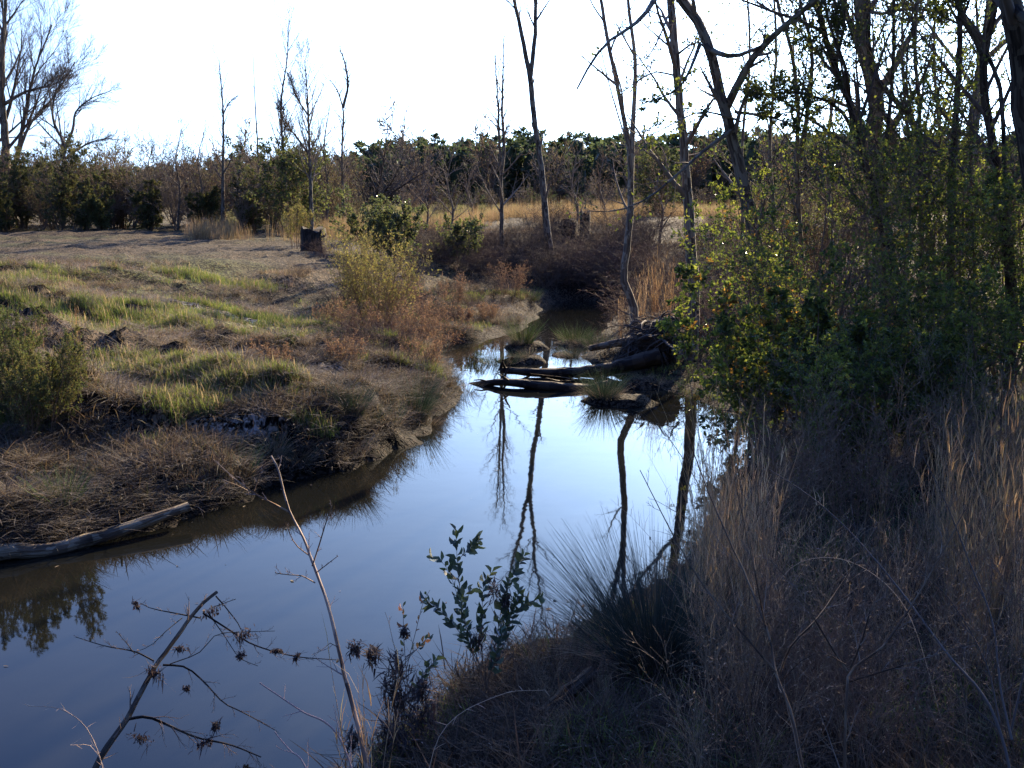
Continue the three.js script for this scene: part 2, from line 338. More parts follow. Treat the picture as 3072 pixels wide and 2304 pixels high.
// ================================================================ THE SETTING
{ // ground: one sheet, finest near the camera
  const rows = [], cols = 380;
  for (let d = -12; d < 1; d += 0.5) rows.push(d);
  for (let d = 1; d < 300; d *= 1.0145) rows.push(d);
  for (let d = 300; d < 2600; d *= 1.25) rows.push(d);
  const pos = [], col = [], uv = [], idx = [];
  const mud = [0.03, 0.022, 0.015], soil = [0.09, 0.065, 0.04], thatch = [0.16, 0.116, 0.068], green = [0.09, 0.11, 0.03], sand = [0.44, 0.39, 0.32], field = [0.21, 0.175, 0.085];
  const mixc = (a, b, t) => [lerp(a[0], b[0], t), lerp(a[1], b[1], t), lerp(a[2], b[2], t)];
  for (const d of rows) for (let i = 0; i <= cols; i++) {
    const q = i / cols * 2 - 1, half = 9 + Math.max(0, d) * 1.05, x = (0.45 * q + 0.55 * q * q * q) * half, g = land(x, -d);
    pos.push(x, g.h, -d); uv.push(x, d);
    const n = fbm(x * 0.7, d * 0.7), n2 = fbm(x * 2.7 + 9, d * 2.7, 3), n3 = fbm(x * 0.25 + 50, d * 0.25, 3);
    let c = mixc(soil, thatch, clamp(0.5 + n * 1.2 + n2 * 0.6, 0, 1));
    c = mixc(c, green, clamp(ss(0.0, 0.35, n3 + n2 * 0.35) * 0.75, 0, 1) * ss(1, 3, g.s));
    c = mixc(mud, c, ss(0.2, 1.5, g.s + n2 * 1.1));
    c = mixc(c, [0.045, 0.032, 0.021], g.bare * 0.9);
    c = mixc(c, mixc(mud, soil, 0.5), 0.7 * ss(0.15, 0.5, g.wf));
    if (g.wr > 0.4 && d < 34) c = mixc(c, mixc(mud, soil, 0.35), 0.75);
    // bare sand: the washed track across the shoulder of the bank and two slips below it
    const tr = Math.exp(-(((x + 4.0) / 1.9) ** 2) - (((d - 17.4 - (x + 4) * 0.35) / 0.9) ** 2)), sl = Math.exp(-(((x + 2.75) / 0.4) ** 2) - (((d - 9.9) / 0.5) ** 2)) + Math.exp(-(((x + 2.1) / 0.35) ** 2) - (((d - 12.6) / 0.4) ** 2));
    c = mixc(c, sand, clamp((tr * 0.9 + sl * 0.6) * (1 + n2 * 1.6), 0, 0.85));
    if (d > 55) c = mixc(c, field, ss(55, 80, d) * 0.8);
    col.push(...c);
  }
  for (let j = 0; j + 1 < rows.length; j++) for (let i = 0; i < cols; i++) { const a = j * (cols + 1) + i, b = a + 1, e = a + cols + 1, f = e + 1; idx.push(a, b, e, b, f, e); }
  const geo = new THREE.BufferGeometry();
  geo.setAttribute('position', new THREE.Float32BufferAttribute(pos, 3)); geo.setAttribute('color', new THREE.Float32BufferAttribute(col, 3)); geo.setAttribute('uv', new THREE.Float32BufferAttribute(uv, 2));
  geo.setIndex(idx); geo.computeVertexNormals();
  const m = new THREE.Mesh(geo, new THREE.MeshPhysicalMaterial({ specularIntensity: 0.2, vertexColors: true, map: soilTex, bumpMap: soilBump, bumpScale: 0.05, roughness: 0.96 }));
  m.name = 'ground'; tag(m, 'uneven creek banks and field of soil and dead grass', 'ground', null, 'structure'); scene.add(m);
}
{ // water: still, dark and mirroring
  const s = new THREE.Shape([[-45, -16], [8, -16], [8, 30], [-45, 30]].map(([x, d]) => new THREE.Vector2(x, d)));
  const geo = new THREE.ShapeGeometry(s); geo.rotateX(-Math.PI / 2);
  const rip = tex(512, 512, (u, v) => { const k = 0.5 + 0.35 * wrapNoise(u, v, 6, 9, 4); return [k, k, k]; }, false, 0.25, 0.25);
  const m = new THREE.Mesh(geo, new THREE.MeshPhysicalMaterial({ color: C(0.006, 0.0062, 0.005), roughness: 0.025, ior: 1.33, bumpMap: rip, bumpScale: 0.0026 }));
  m.name = 'creek_water'; tag(m, 'still dark creek water mirroring the pale sky', 'water', null, 'structure'); scene.add(m);
}

// ---------------------------------------------------------------- ground cover: what nobody could count
function tuft(n, h, spread, lean, wid, bend, cols, segs = 3) {
  const g = new Geo();
  for (let k = 0; k < n; k++) { g.col = vary(cols[Math.floor(R() * cols.length)], 0.25); const a = R() * 6.28, r = spread * Math.sqrt(R()); g.blade(V(Math.cos(a) * r, -0.01, Math.sin(a) * r), R() * 6.28, Math.abs(gauss()) * lean + 0.05, h * rr(0.5, 1.15), wid * rr(0.6, 1.2), bend * rr(0.2, 1.4), segs); }
  return g.geometry();
}
const STRAW = [[0.34, 0.25, 0.13], [0.26, 0.18, 0.09], [0.44, 0.34, 0.2], [0.17, 0.115, 0.065]], GREEN = [[0.15, 0.19, 0.035], [0.2, 0.24, 0.05], [0.1, 0.14, 0.03]], ORANGE = [[0.4, 0.25, 0.11], [0.44, 0.31, 0.15], [0.33, 0.2, 0.09]], GREY = [[0.2, 0.155, 0.11], [0.14, 0.108, 0.075], [0.28, 0.225, 0.155]];
function cover(name, label, category, geos, count, where) {      // where() -> [x, z, scale, tint] or null
  const lists = geos.map(() => []);
  let tries = 0, n = 0;
  while (n < count && tries < count * 6) {
    tries++; const w = where(); if (!w) continue;
    const [x, z, s, tint] = w; n++;
    lists[Math.floor(R() * geos.length)].push([x, H(x, z), z, s, tint]);
  }
  const grp = new THREE.Group(); grp.name = name; tag(grp, label, category, null, 'stuff'); scene.add(grp);
  geos.forEach((geo, k) => {
    const im = new THREE.InstancedMesh(geo, M.blade, lists[k].length), q = new THREE.Quaternion(), s3 = V(), e = new THREE.Euler();
    lists[k].forEach(([x, y, z, s, t], i) => { q.setFromEuler(e.set(gauss() * 0.12, R() * 6.28, gauss() * 0.12)); _m.compose(V(x, y, z), q, s3.set(s, s * rr(0.75, 1.25), s)); im.setMatrixAt(i, _m); im.setColorAt(i, _c.setRGB(t, t * rr(0.94, 1.04), t * rr(0.9, 1.05))); });
    im.name = name + '_blades'; im.userData.kind = 'stuff'; grp.add(im);
  });
}
const spot = (d0, d1, a0 = -0.78, a1 = 0.78) => { const d = Math.exp(rr(Math.log(d0), Math.log(d1))); return [rr(a0, a1) * d, d]; };
setSeed(11);
{
  const dry = [tuft(16, 0.17, 0.09, 0.55, 0.006, 1.0, STRAW), tuft(18, 0.13, 0.12, 0.8, 0.006, 1.2, [...STRAW, ...GREY]), tuft(14, 0.22, 0.08, 0.4, 0.006, 0.9, GREY), tuft(22, 0.2, 0.07, 0.6, 0.006, 1, [[0.1, 0.075, 0.05], [0.13, 0.1, 0.06], [0.08, 0.08, 0.035]])];
  cover('dry_grass', 'short dead straw-coloured grass over the field and banks', 'grass', dry, 38000, () => {
    const [x, d] = spot(6.5, 55), g = land(x, -d); if (g.s < 0.2 || g.bare > 0.3 || (g.wl < 0.5 && g.wf < 0.4)) return null;
    const sand = Math.exp(-(((x + 4.0) / 1.7) ** 2) - (((d - 17.4 - (x + 4) * 0.35) / 0.7) ** 2)); if (R() < sand * 1.3) return null;
    if (R() < ss(-0.12, 0.2, fbm(x * 0.8 + 21, d * 0.8, 3)) * 0.95 || (g.s < 4 && R() < 0.6)) return null;
    return [x, -d, rr(0.45, 1.1) * (g.s > 3 ? 0.62 : 0.8) * (1 + d / 70), rr(0.5, 1.05) * (g.s < 2.2 + fbm(x * 2, d * 2, 2) ? 0.68 : 1) * (0.72 + 0.6 * ss(-0.25, 0.25, fbm(x * 0.4, d * 0.6 + 70, 3)))];
  });
  const grn = [tuft(20, 0.12, 0.09, 0.5, 0.0055, 1.0, GREEN), tuft(16, 0.16, 0.1, 0.6, 0.006, 1.1, [...GREEN, STRAW[0]])];
  cover('green_grass', 'low green grass on the shoulder of the bank', 'grass', grn, 24000, () => {
    const [x, d] = spot(7, 34, -0.78, 0.15), g = land(x, -d); if (g.s < 0.35 || g.bare > 0.25 || g.wl < 0.5) return null;
    const k = fbm(x * 0.7 + 50, d * 0.9, 4) * 1.3 + 0.3 * Math.exp(-(((d - 13) / 4) ** 2)) * ss(-1.5, -3, x) - 0.17 - 0.3 * ss(1.6, 0.6, g.s); if (R() > ss(-0.08, 0.3, k)) return null;
    return [x, -d, rr(0.6, 1.2), rr(0.8, 1.2)];
  });
  // flattened thatch: long pale stems lying about on the bank
  const flat = [0, 1, 2].map(() => { const g = new Geo(); for (let k = 0; k < 22; k++) { g.col = vary([...STRAW, ...GREY][Math.floor(R() * 7)], 0.3); const a = R() * 6.28; g.blade(V(gauss() * 0.12, rr(0, 0.05), gauss() * 0.12), R() * 6.28, rr(1.0, 1.5), rr(0.12, 0.36), rr(0.003, 0.008), rr(-0.3, 0.7), 3); } return g.geometry(); });
  cover('flattened_thatch', 'matted dead stems and straw lying along the creek bank', 'thatch', flat, 11000, () => {
    const [x, d] = spot(6, 24, -0.7, 0.2), g = land(x, -d); if (g.s < 0.1 || (g.bare > 0.3 && R() < 0.8) || (g.s < 0.5 && R() < 0.3) || (g.wl < 0.5 && g.wf < 0.5)) return null;
    if (R() > 0.25 + 0.5 * ss(3.2, 1.2, g.s) + 1.6 * fbm(x * 0.9, d * 0.9, 2)) return null;
    return [x, -d, rr(0.45, 1.1), rr(0.4, 1.15) * (g.s < 0.5 ? 0.5 : g.s < 2.2 + fbm(x * 2, d * 2, 2) ? 0.75 : 1)];
  });
  // the near bank: dark litter and straw, low green weeds
  const litter = [0, 1].map(() => { const g = new Geo(); for (let k = 0; k < 20; k++) { g.col = vary([[0.062, 0.042, 0.025], [0.085, 0.057, 0.033], [0.16, 0.11, 0.06], [0.04, 0.028, 0.018]][Math.floor(R() * 4)], 0.3); g.blade(V(gauss() * 0.1, rr(0, 0.05), gauss() * 0.1), R() * 6.28, rr(0.7, 1.5), rr(0.06, 0.28), rr(0.002, 0.006), rr(-0.4, 0.9), 3); } return g.geometry(); });
  cover('bank_litter', 'dead stems and leaf litter under the brush of the near bank', 'litter', litter, 16000, () => {
    const [x, d] = spot(1.8, 34, -0.4, 0.85), g = land(x, -d); if (g.s < 0.03 || g.wr < 0.3) return null;
    return [x, -d, rr(0.6, 1.3), rr(0.6, 1.1)];
  });
  const weed = [tuft(18, 0.14, 0.07, 0.7, 0.006, 1.2, GREEN), tuft(14, 0.1, 0.06, 0.9, 0.008, 1.3, [[0.06, 0.1, 0.04], [0.08, 0.13, 0.05]])];
  cover('low_green_weeds', 'small green weeds and grass among litter of the near bank', 'weeds', weed, 8000, () => {
    const [x, d] = spot(2.2, 16, -0.3, 0.8), g = land(x, -d); if (g.s < 0.1 || g.wr < 0.5 || fbm(x * 1.3 + 5, d * 1.3, 3) < -0.06) return null;
    return [x, -d, rr(0.6, 1.2), rr(0.7, 1.1)];
  });
  const sedge = [tuft(22, 0.7, 0.16, 0.26, 0.006, 0.35, [[0.27, 0.19, 0.095], [0.31, 0.235, 0.125], [0.22, 0.145, 0.075]]), tuft(22, 0.6, 0.14, 0.22, 0.006, 0.4, [[0.27, 0.18, 0.085], STRAW[0]])];
  cover('broomsedge_meadow', 'tall orange-tan broomsedge along the edge of the far field', 'grass', sedge, 3600, () => {
    const k = R(); let x, d;
    if (k < 0.5) { d = rr(36, 56); x = (rr(300, 760) - 512) / 1000 * d; if (d < 38 && x < 1) return null; } else { d = rr(34, 45); x = (rr(190, 420) - 512) / 1000 * d; if (R() > Math.exp(-(((d - 39) / 2.6) ** 2))) return null; }
    if (fbm(x * 0.35, d * 0.35, 3) < 0.02) return null;
    return [x, -d, rr(0.5, 1.2), rr(0.65, 1.1)];
  });
  const meadow = [tuft(24, 0.4, 0.35, 0.5, 0.03, 0.8, [[0.23, 0.19, 0.08], [0.27, 0.21, 0.1], [0.16, 0.16, 0.06]])];
  cover('far_meadow', 'yellow-green rough grass of the far field before the pines', 'grass', meadow, 9000, () => { const d = rr(55, 135); return [rr(-0.3, 0.6) * d, -d, rr(0.7, 1.3), rr(0.8, 1.15)]; });
}

{ // leaves, bits of stem and scum afloat near the shores and logs
  setSeed(77); const lists = [], geo = leafGeometry(1, 0.5, 0.08), im0 = [];
  for (let k = 0; k < 5000 && im0.length < 420; k++) {
    const [x, d] = spot(4, 24, -0.75, 0.3), g = land(x, -d); if (g.s > -0.03 || g.h > -0.01) continue;
    const logs = Math.exp(-(((x - 0.4) / 1.4) ** 2) - (((d - 14.2) / 1.2) ** 2)), shore = Math.exp(g.s / 0.14); if (R() > 0.7 * shore + 0.6 * logs + 0.012) continue;
    im0.push([x, d, rr(0.015, 0.05)]);
  }
  const im = new THREE.InstancedMesh(geo, M.dryLeaf, im0.length), q = new THREE.Quaternion(), e = new THREE.Euler();
  im0.forEach(([x, d, s], i) => { q.setFromEuler(e.set(gauss() * 0.08, R() * 6.28, gauss() * 0.08)); _m.compose(V(x, 0.004, -d), q, V(s * rr(0.4, 1), s, s)); im.setMatrixAt(i, _m); const c = vary([[0.16, 0.11, 0.06], [0.22, 0.17, 0.1], [0.09, 0.07, 0.045]][Math.floor(R() * 3)], 0.3); im.setColorAt(i, _c.setRGB(...c)); });
  im.name = 'floating_leaves'; tag(im, 'dead leaves and bits of stem afloat along the shores', 'leaves', null, 'stuff'); scene.add(im);
}

// ================================================================ THE FAR WOOD
setSeed(31);
{
  const kinds = [0, 1, 2, 3, 4].map((k) => {
    const g = new THREE.Group(), hgt = 11 + k * 0.7, tr = new Geo(), cr = new Geo();
    tr.tube([V(0, -0.3, 0), V(0.1, hgt * 0.4, 0), V(0.2 * gauss(), hgt * 0.9, 0)], [0.17, 0.12, 0.04], 5);
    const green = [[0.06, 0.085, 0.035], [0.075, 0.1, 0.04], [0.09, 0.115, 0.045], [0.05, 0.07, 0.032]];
    const lobes = 30;
    for (let l = 0; l < lobes; l++) {
      const t = Math.pow(l / lobes, 0.95), y = lerp(hgt * 0.03, hgt, t), w = (k % 2 ? 2.7 : 3.4) * Math.sqrt(Math.max(0.06, 1 - Math.pow(Math.abs(t - 0.55) / 0.6, 2))), a = R() * 6.28, r = w * rr(0.3, 1);
      const c = V(Math.cos(a) * r, y, Math.sin(a) * r), col = green[Math.floor(R() * 4)];
      cr.col = [0.1, 0.085, 0.07]; cr.tube([V(0.1, y - 0.5, 0), c], [0.03, 0.012], 3);
      for (let q = 0; q < 44; q++) {
        cr.col = vary(col, 0.35);
        const d = V(gauss(), gauss() * 0.7 + 0.25, gauss()).normalize(), p = c.clone().add(V(gauss() * 0.75, gauss() * 0.5, gauss() * 0.75)), s = perp(d, R() * 6.28), e = rr(0.4, 0.9);
        cr.ribbon([p, p.clone().addScaledVector(d, e)], [e * 0.7, e * 0.2], s);
      }
    }
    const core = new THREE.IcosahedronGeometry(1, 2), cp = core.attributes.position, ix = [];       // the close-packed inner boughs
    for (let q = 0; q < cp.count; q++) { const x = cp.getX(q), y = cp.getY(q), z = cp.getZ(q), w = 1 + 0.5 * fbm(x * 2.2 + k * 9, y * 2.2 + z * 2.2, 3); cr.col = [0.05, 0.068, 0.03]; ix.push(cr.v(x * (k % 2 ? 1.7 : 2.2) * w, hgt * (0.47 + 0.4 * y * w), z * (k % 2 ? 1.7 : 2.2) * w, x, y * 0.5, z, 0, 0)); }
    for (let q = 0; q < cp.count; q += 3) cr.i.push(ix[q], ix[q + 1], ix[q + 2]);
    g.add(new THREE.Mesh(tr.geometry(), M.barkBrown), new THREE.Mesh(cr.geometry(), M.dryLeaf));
    g.children[0].name = 'trunk'; g.children[1].name = 'crown'; g.children[1].userData.kind = 'stuff'; g.name = 'pine_tree';
    return g;
  });
  const put = (px, d, s, k) => {
    const p = kinds[k].clone(); p.name = numbered('pine_tree'); p.position.copy(G(px, d)); p.rotation.y = R() * 6.28; p.scale.set(s * rr(0.9, 1.15), s, s * rr(0.9, 1.15)); scene.add(p);
    tag(p, 'dark green pine tree in the wood across the far field', 'pine tree', 'pines of the far wood');
  };
  for (let row = 0; row < 3; row++) for (let px = -60; px < 1090; px += rr(16, 25)) {
    const d = 142 + row * 11 + rr(-4, 4), top = lerp(166, 140, ss(150, 560, px)) + 6 * fbm(px * 0.02, 3, 3) + (row ? 0 : 7) + 7 * gauss();
    const gy = G(px, d).y, hgt = EYE + (204 - top) / 1000 * d * 1.02 - gy, k = Math.floor(R() * 5);
    put(px, d, hgt / (11 + k * 0.7), k);
  }
}

// ================================================================ BRUSH: leafless bushes, grown once and set out as copies
function brush(n, hgt, spread, o = {}) {                 // geometry of a twiggy bush
  const g = new Geo(), tips = [];
  for (let s = 0; s < n; s++) {
    const a = R() * 6.28, d = V(Math.cos(a) * spread, 1, Math.sin(a) * spread).normalize();
    grow(g, V(Math.cos(a) * 0.12 * R(), -0.1, Math.sin(a) * 0.12 * R()), d, hgt * rr(0.55, 1), o.r ?? 0.018, 0, { levels: o.levels ?? 3, kids: o.kids ?? [6, 5, 4], ratio: o.ratio ?? [0.55, 0.55, 0.6], angle: o.angle ?? 0.75, wiggle: o.wiggle ?? 0.12, up: o.up ?? 0.05, minR: o.minR ?? 0.004, tips, start: o.start ?? 0.2, sides: 4, segs: o.segs });
  }
  return { g, tips };
}
setSeed(41);
const scrubKinds = [];
for (let k = 0; k < 5; k++) {
  const { g, tips } = brush(7, 4.6, 0.35 + 0.06 * k, { r: 0.04, minR: 0.011, kids: [7, 5, 4], start: 0.1, segs: [6, 3, 2, 1] });
  const o = new THREE.Group(); o.name = 'bare_bush';
  part(o, 'stem', g, [M.twigGrey, M.twigBrown, M.twigGrey, M.twigBrown, M.twigBrown][k]);
  const fo = new Geo(), cols = [[[0.15, 0.12, 0.065], [0.12, 0.105, 0.055]], [[0.11, 0.12, 0.045], [0.14, 0.12, 0.055]], [[0.16, 0.13, 0.075]], [[0.12, 0.13, 0.045], [0.09, 0.105, 0.035]], [[0.16, 0.115, 0.065]]][k];
  for (const [p, d, s, c] of alongTips(tips, [1.0, 2.2, 0.8, 2.8, 1.2][k], 0.09, cols)) { fo.col = c; fo.ribbon([p, p.clone().addScaledVector(d, s)], [s * 0.6, s * 0.2], perp(d, R() * 6)); }
  part(o, 'foliage', fo, M.dryLeaf, null, 'stuff');
  scrubKinds.push(o);
}
const farKinds = scrubKinds.map((src, k) => {          // the same bushes grown coarser for the far distance
  const { g, tips } = brush(6, 4.4, 0.4, { r: 0.05, minR: 0.022, levels: 2, kids: [7, 6], start: 0.1, segs: [4, 2, 1] });
  const o = new THREE.Group(); o.name = 'bare_bush'; part(o, 'stem', g, src.children[0].material);
  const fo = new Geo(); for (const [p, d, s] of alongTips(tips, 2.2, 0.24, [[0.14, 0.115, 0.06]])) { fo.col = vary([[0.11, 0.09, 0.055], [0.085, 0.09, 0.04], [0.115, 0.095, 0.06], [0.065, 0.08, 0.032], [0.11, 0.085, 0.05]][k], 0.25); fo.ribbon([p, p.clone().addScaledVector(d, s)], [s * 0.3, s * 0.12], perp(d, R() * 6)); }
  part(o, 'foliage', fo, M.dryLeaf, null, 'stuff'); return o;
});
const SCRUB_LABEL = ['grey leafless bush in the scrub hedge behind the mown field', 'brown twiggy bush with olive leaves in the hedge behind the mown field', 'pale grey bare bush in the scrub hedge behind the mown field', 'bush thick with dull green leaves in the hedge behind the mown field', 'rusty brown bare bush in the scrub hedge behind the mown field'];
function setScrub(px, d, s, k, label, group, sy = 1) {
  const o = (d > 60 ? farKinds : scrubKinds)[k].clone(); o.name = numbered('bare_bush'); o.position.copy(G(px, d)); o.rotation.y = R() * 6.28; o.scale.set(s, s * sy, s); scene.add(o);
  return tag(o, label ?? SCRUB_LABEL[k], 'bush', group ?? 'scrub hedge behind the mown field: kind ' + ['grey', 'olive', 'pale', 'green', 'rusty'][k]);
}
const MARKS = [[5, 'the big many-forked tree'], [62, 'the low forked tree'], [88, 'the round cedar'], [120, 'the second cedar'], [150, 'the first small bare tree'], [178, 'the small forked tree'], [205, 'the far stump'], [223, 'the slender pole'], [258, 'the thinnest pole'], [285, 'the leaning slim tree'], [309, 'the straight slim tree'], [343, 'the bowed-crown tree']];
for (let row = 0; row < 3; row++) for (let px = -70; px < 350; px += rr(16, 25)) {
  const at = px + rr(-8, 8), k = Math.floor(R() * 5), near = MARKS.reduce((a, b) => Math.abs(b[0] - at) < Math.abs(a[0] - at) ? b : a), where = at < -15 ? 'past the big many-forked tree' : 'by ' + near[1];
  setScrub(at, 51 + row * 4 + rr(-1.5, 1.5) - (px > 230 ? 3 : 0), rr(0.66, 0.95) * (row === 0 ? 0.78 : 1.12), k, ['grey leafless bush', 'olive-leaved twiggy bush', 'pale grey bare bush', 'dull green leafy bush', 'rusty brown bare bush'][k] + ['', ' in the middle depth', ' far back'][row] + ' in the hedge ' + where, 'scrub hedge behind the mown field');
}
// looser brush between the creek head and the far field
const MID_LABEL = ['thin grey leafless bush before the far pines', 'olive-leaved bush before the far pines', 'pale bare bush before the far pines', 'dull green bush before the far pines', 'reddish bare bush before the far pines'];
for (let px = 335; px < 1060; px += rr(11, 18)) { const k = Math.floor(R() * 5); setScrub(px, rr(62, 110), rr(0.3, 0.62), k, MID_LABEL[k], 'brush before the far pines: kind ' + k); }
for (let px = -40; px < 1080; px += rr(13, 20)) setScrub(px, rr(131, 138), rr(0.75, 1.2), Math.floor(R() * 5), 'shadowy bush at the foot of the far pines', 'understory of the far pines', 0.9);
for (let k = 0; k < 20; k++) setScrub(rr(705, 1060), rr(18, 30), rr(0.4, 0.62), Math.floor(R() * 5), 'leafless bush in the wood floor behind the evergreen thicket', 'bushes behind the thicket');
for (let k = 0; k < 13; k++) { const o = setScrub(120 + k * 72 + rr(-14, 14), rr(118, 137), rr(1.5, 2.3), [0, 2, 4][k % 3], 'bare grey hardwood tree standing before the far pines', 'bare hardwoods before the far pines', 1.15); o.userData.category = 'tree'; }
// brambles on the dark slope at the head of the creek
setSeed(47);
const brambleKinds = [0, 1, 2].map((k) => {
  const o = new THREE.Group(), g = new Geo(); o.name = 'bramble_bush';
  for (let s = 0; s < 30; s++) {
    const a = R() * 6.28, L = rr(0.7, 1.7);
    grow(g, V(gauss() * 0.35, -0.08, gauss() * 0.35), V(Math.cos(a) * rr(0.2, 0.8), 1, Math.sin(a) * rr(0.2, 0.8)), L, 0.008, 1, { levels: 3, kids: [5, 6, 4], ratio: [0.5, 0.5, 0.5], angle: 0.9, wiggle: 0.16, up: -0.1, minR: 0.0035, sides: 3, segs: [4, 4, 2, 1] });
  }
  part(o, 'stem', g, [std(C(0.1, 0.072, 0.05)), std(C(0.06, 0.048, 0.038)), std(C(0.11, 0.07, 0.05))][k]);
  return o;
});
const BR = ['brown leafless bramble', 'blackish bramble tangle', 'reddish bramble tangle'];
for (let k = 0; k < 78; k++) {
  const px = k < 34 ? rr(440, 640) : rr(395, 735), d = k < 34 ? rr(27.6, 32) : rr(27.8, 35), b = k % 3, o = copyOf(brambleKinds[b], BR[b] + ' on the shaded slope at the creek head', 'bramble', 'brambles on the slope: ' + BR[b]);
  o.position.copy(G(px, d)); o.rotation.y = R() * 6.28; const s = px < 510 ? rr(0.4, 0.65) : rr(0.6, 1.05); o.scale.set(s * 1.2, s, s * 1.2);
}
for (let k = 0; k < 26; k++) {                           // brambles and dead weeds above the water on the bank
  const [px, d] = [[445, 24], [470, 22.5], [430, 21], [400, 22], [455, 20.4], [412, 19.2], [388, 18.2], [360, 17], [405, 16], [380, 14.6], [352, 14], [420, 25], [500, 25.6], [640, 20], [665, 19], [690, 20.5], [655, 24], [625, 26.5], [690, 25], [720, 18], [725, 22], [740, 16.5], [705, 16.4], [340, 20], [300, 22], [320, 26]][k], b = (k * 2) % 3;
  const o = copyOf(brambleKinds[b], BR[b] + ' low on the bank beside the narrow upper creek', 'bramble', 'brambles beside the upper creek: ' + BR[b]);
  o.position.copy(G(px, d)); o.rotation.y = R() * 6.28; const s = px > 600 ? rr(0.7, 1.0) : rr(0.3, 0.55); o.scale.set(s * 1.2, s, s * 1.2);
}

// ================================================================ TREES
/* tree({name, label, path:[[px,py,d]..], r0, r1, limbs:[{path, r0, r1}], o: growth on the trunk, lo: growth on limbs, mat, twig, leaves}) */
function tree(t) {
  setSeed(t.seed);
  if (t.seed >= 104 && t.seed < 126) { t.r0 *= 0.75; t.r1 *= 0.75; }
  if (t.seed >= 140 && t.seed < 160 && t.seed !== 144) { t.r0 *= 0.82; t.r1 *= 0.82; for (const l of t.limbs ?? []) { l.r0 *= 0.85; l.r1 *= 0.85; } }
  const path = t.path.map((p) => W(...p)), b = path[0].clone(); b.y = H(b.x, b.z) - 0.12;
  if (path[0].y > b.y + 0.2) path.unshift(b.clone()); else path[0].copy(b);
  const root = thing(t.name ?? 'bare_tree', t.label, 'tree', b, t.group), tr = new Geo(), cr = new Geo(), tips = [];
  const base = { levels: 3, kids: [10, 6, 4], ratio: [0.28, 0.5, 0.5], angle: 0.75, wiggle: 0.1, up: 0.05, minR: 0.004, start: 0.45, tips, tipLevels: 0, sides: 6 };
  stem(tr, path, t.r0, t.r1, { ...base, ...t.o, into: cr, tips }, 0.03);
  if (t.flare) tr.tube([b.clone(), path[1].clone().lerp(b, 0.85)], [t.r0 * 1.5, t.r0 * 0.98], 9);
  part(root, 'trunk', tr, t.mat ?? M.barkGrey, b);
  for (const l of t.limbs ?? []) { const g = new Geo(); stem(g, l.path.map((p) => W(...p)), l.r0, l.r1, { ...base, ...t.o, ...t.lo, ...l.o, into: cr, tips }, 0.03); part(root, 'limb', g, t.mat ?? M.barkGrey, b); }
  if (!cr.empty) part(root, 'crown', cr, t.twig ?? M.twigGrey, b);
  if (t.leaves) foliage(root, 'foliage', LEAF[t.leaves.shape ?? 'broad'], t.leaves.mat ?? M.leaf, alongTips(tips, t.leaves.per, t.leaves.size, t.leaves.cols), b);
  return root;
}
const EVER = [[0.08, 0.105, 0.018], [0.12, 0.15, 0.022], [0.18, 0.21, 0.028], [0.05, 0.07, 0.016], [0.19, 0.215, 0.034]], DARKLEAF = [[0.05, 0.065, 0.014], [0.075, 0.095, 0.017], [0.035, 0.048, 0.013], [0.11, 0.13, 0.022]];

// --- far side, beyond the mown field
tree({ seed: 101, label: 'big many-forked bare tree rising above the scrub at the picture\u2019s edge', path: [[8, 215, 60], [6, 150, 60], [2, 90, 60], [4, 20, 60.5], [10, -30, 61]], r0: 0.3, r1: 0.07, mat: M.barkGrey, twig: M.twigDark, o: { levels: 4, kids: [15, 8, 6, 4], ratio: [0.36, 0.55, 0.58, 0.5], minR: 0.007, start: 0.3, angle: 0.6, up: 0.08 },
  limbs: [{ path: [[10, 190, 60], [22, 130, 60], [35, 70, 60], [52, 25, 60]], r0: 0.16, r1: 0.03 }, { path: [[12, 170, 60], [30, 125, 60], [55, 95, 59], [75, 62, 59]], r0: 0.12, r1: 0.025 }, { path: [[3, 105, 60], [25, 92, 60], [50, 86, 60], [66, 78, 60]], r0: 0.11, r1: 0.02 }] });
tree({ seed: 102, label: 'bare tree forking low beside the big tree, over the hedge', path: [[62, 220, 57], [64, 165, 57], [63, 142, 57], [53, 120, 57], [55, 95, 57], [62, 78, 57]], r0: 0.16, r1: 0.03, mat: M.barkGrey, twig: M.twigDark, o: { levels: 3, kids: [14, 8, 6], ratio: [0.34, 0.55, 0.55], minR: 0.007, start: 0.4 },
  limbs: [{ path: [[64, 150, 57], [73, 128, 57], [76, 112, 57], [92, 98, 57], [108, 92, 57]], r0: 0.09, r1: 0.02 }, { path: [[66, 158, 57], [80, 148, 57], [98, 140, 56], [112, 138, 56]], r0: 0.07, r1: 0.02 }] });
tree({ seed: 103, label: 'tall bare tree at the far end of the hedge, partly out of view', path: [[-22, 215, 66], [-18, 120, 66], [-22, 10, 66]], r0: 0.4, r1: 0.1, mat: M.barkDark, twig: M.twigDark, o: { levels: 4, kids: [12, 6, 5, 3], ratio: [0.36, 0.5, 0.5, 0.5], minR: 0.008, start: 0.3, up: 0.08 } });
const thinO = { levels: 3, kids: [20, 6, 4], ratio: [0.16, 0.55, 0.55], minR: 0.0055, start: 0.3, angle: 0.8, up: 0.06 };
tree({ seed: 104, label: 'slender bare pole of a tree with one side shoot, standing in the hedge', path: [[223, 228, 47], [223, 170, 47], [223, 110, 47], [219, 60, 47]], r0: 0.13, r1: 0.025, twig: M.twigDark, o: thinO, limbs: [{ path: [[223, 115, 47], [229, 103, 47], [238, 96, 47]], r0: 0.04, r1: 0.01 }] });
tree({ seed: 105, label: 'thinnest bare pole among the slim trees of the hedge', path: [[260, 228, 52], [258, 150, 52], [255, 100, 52], [253, 52, 52]], r0: 0.09, r1: 0.015, twig: M.twigDark, o: { ...thinO, kids: [8, 3, 2], ratio: [0.08, 0.5, 0.5] } });
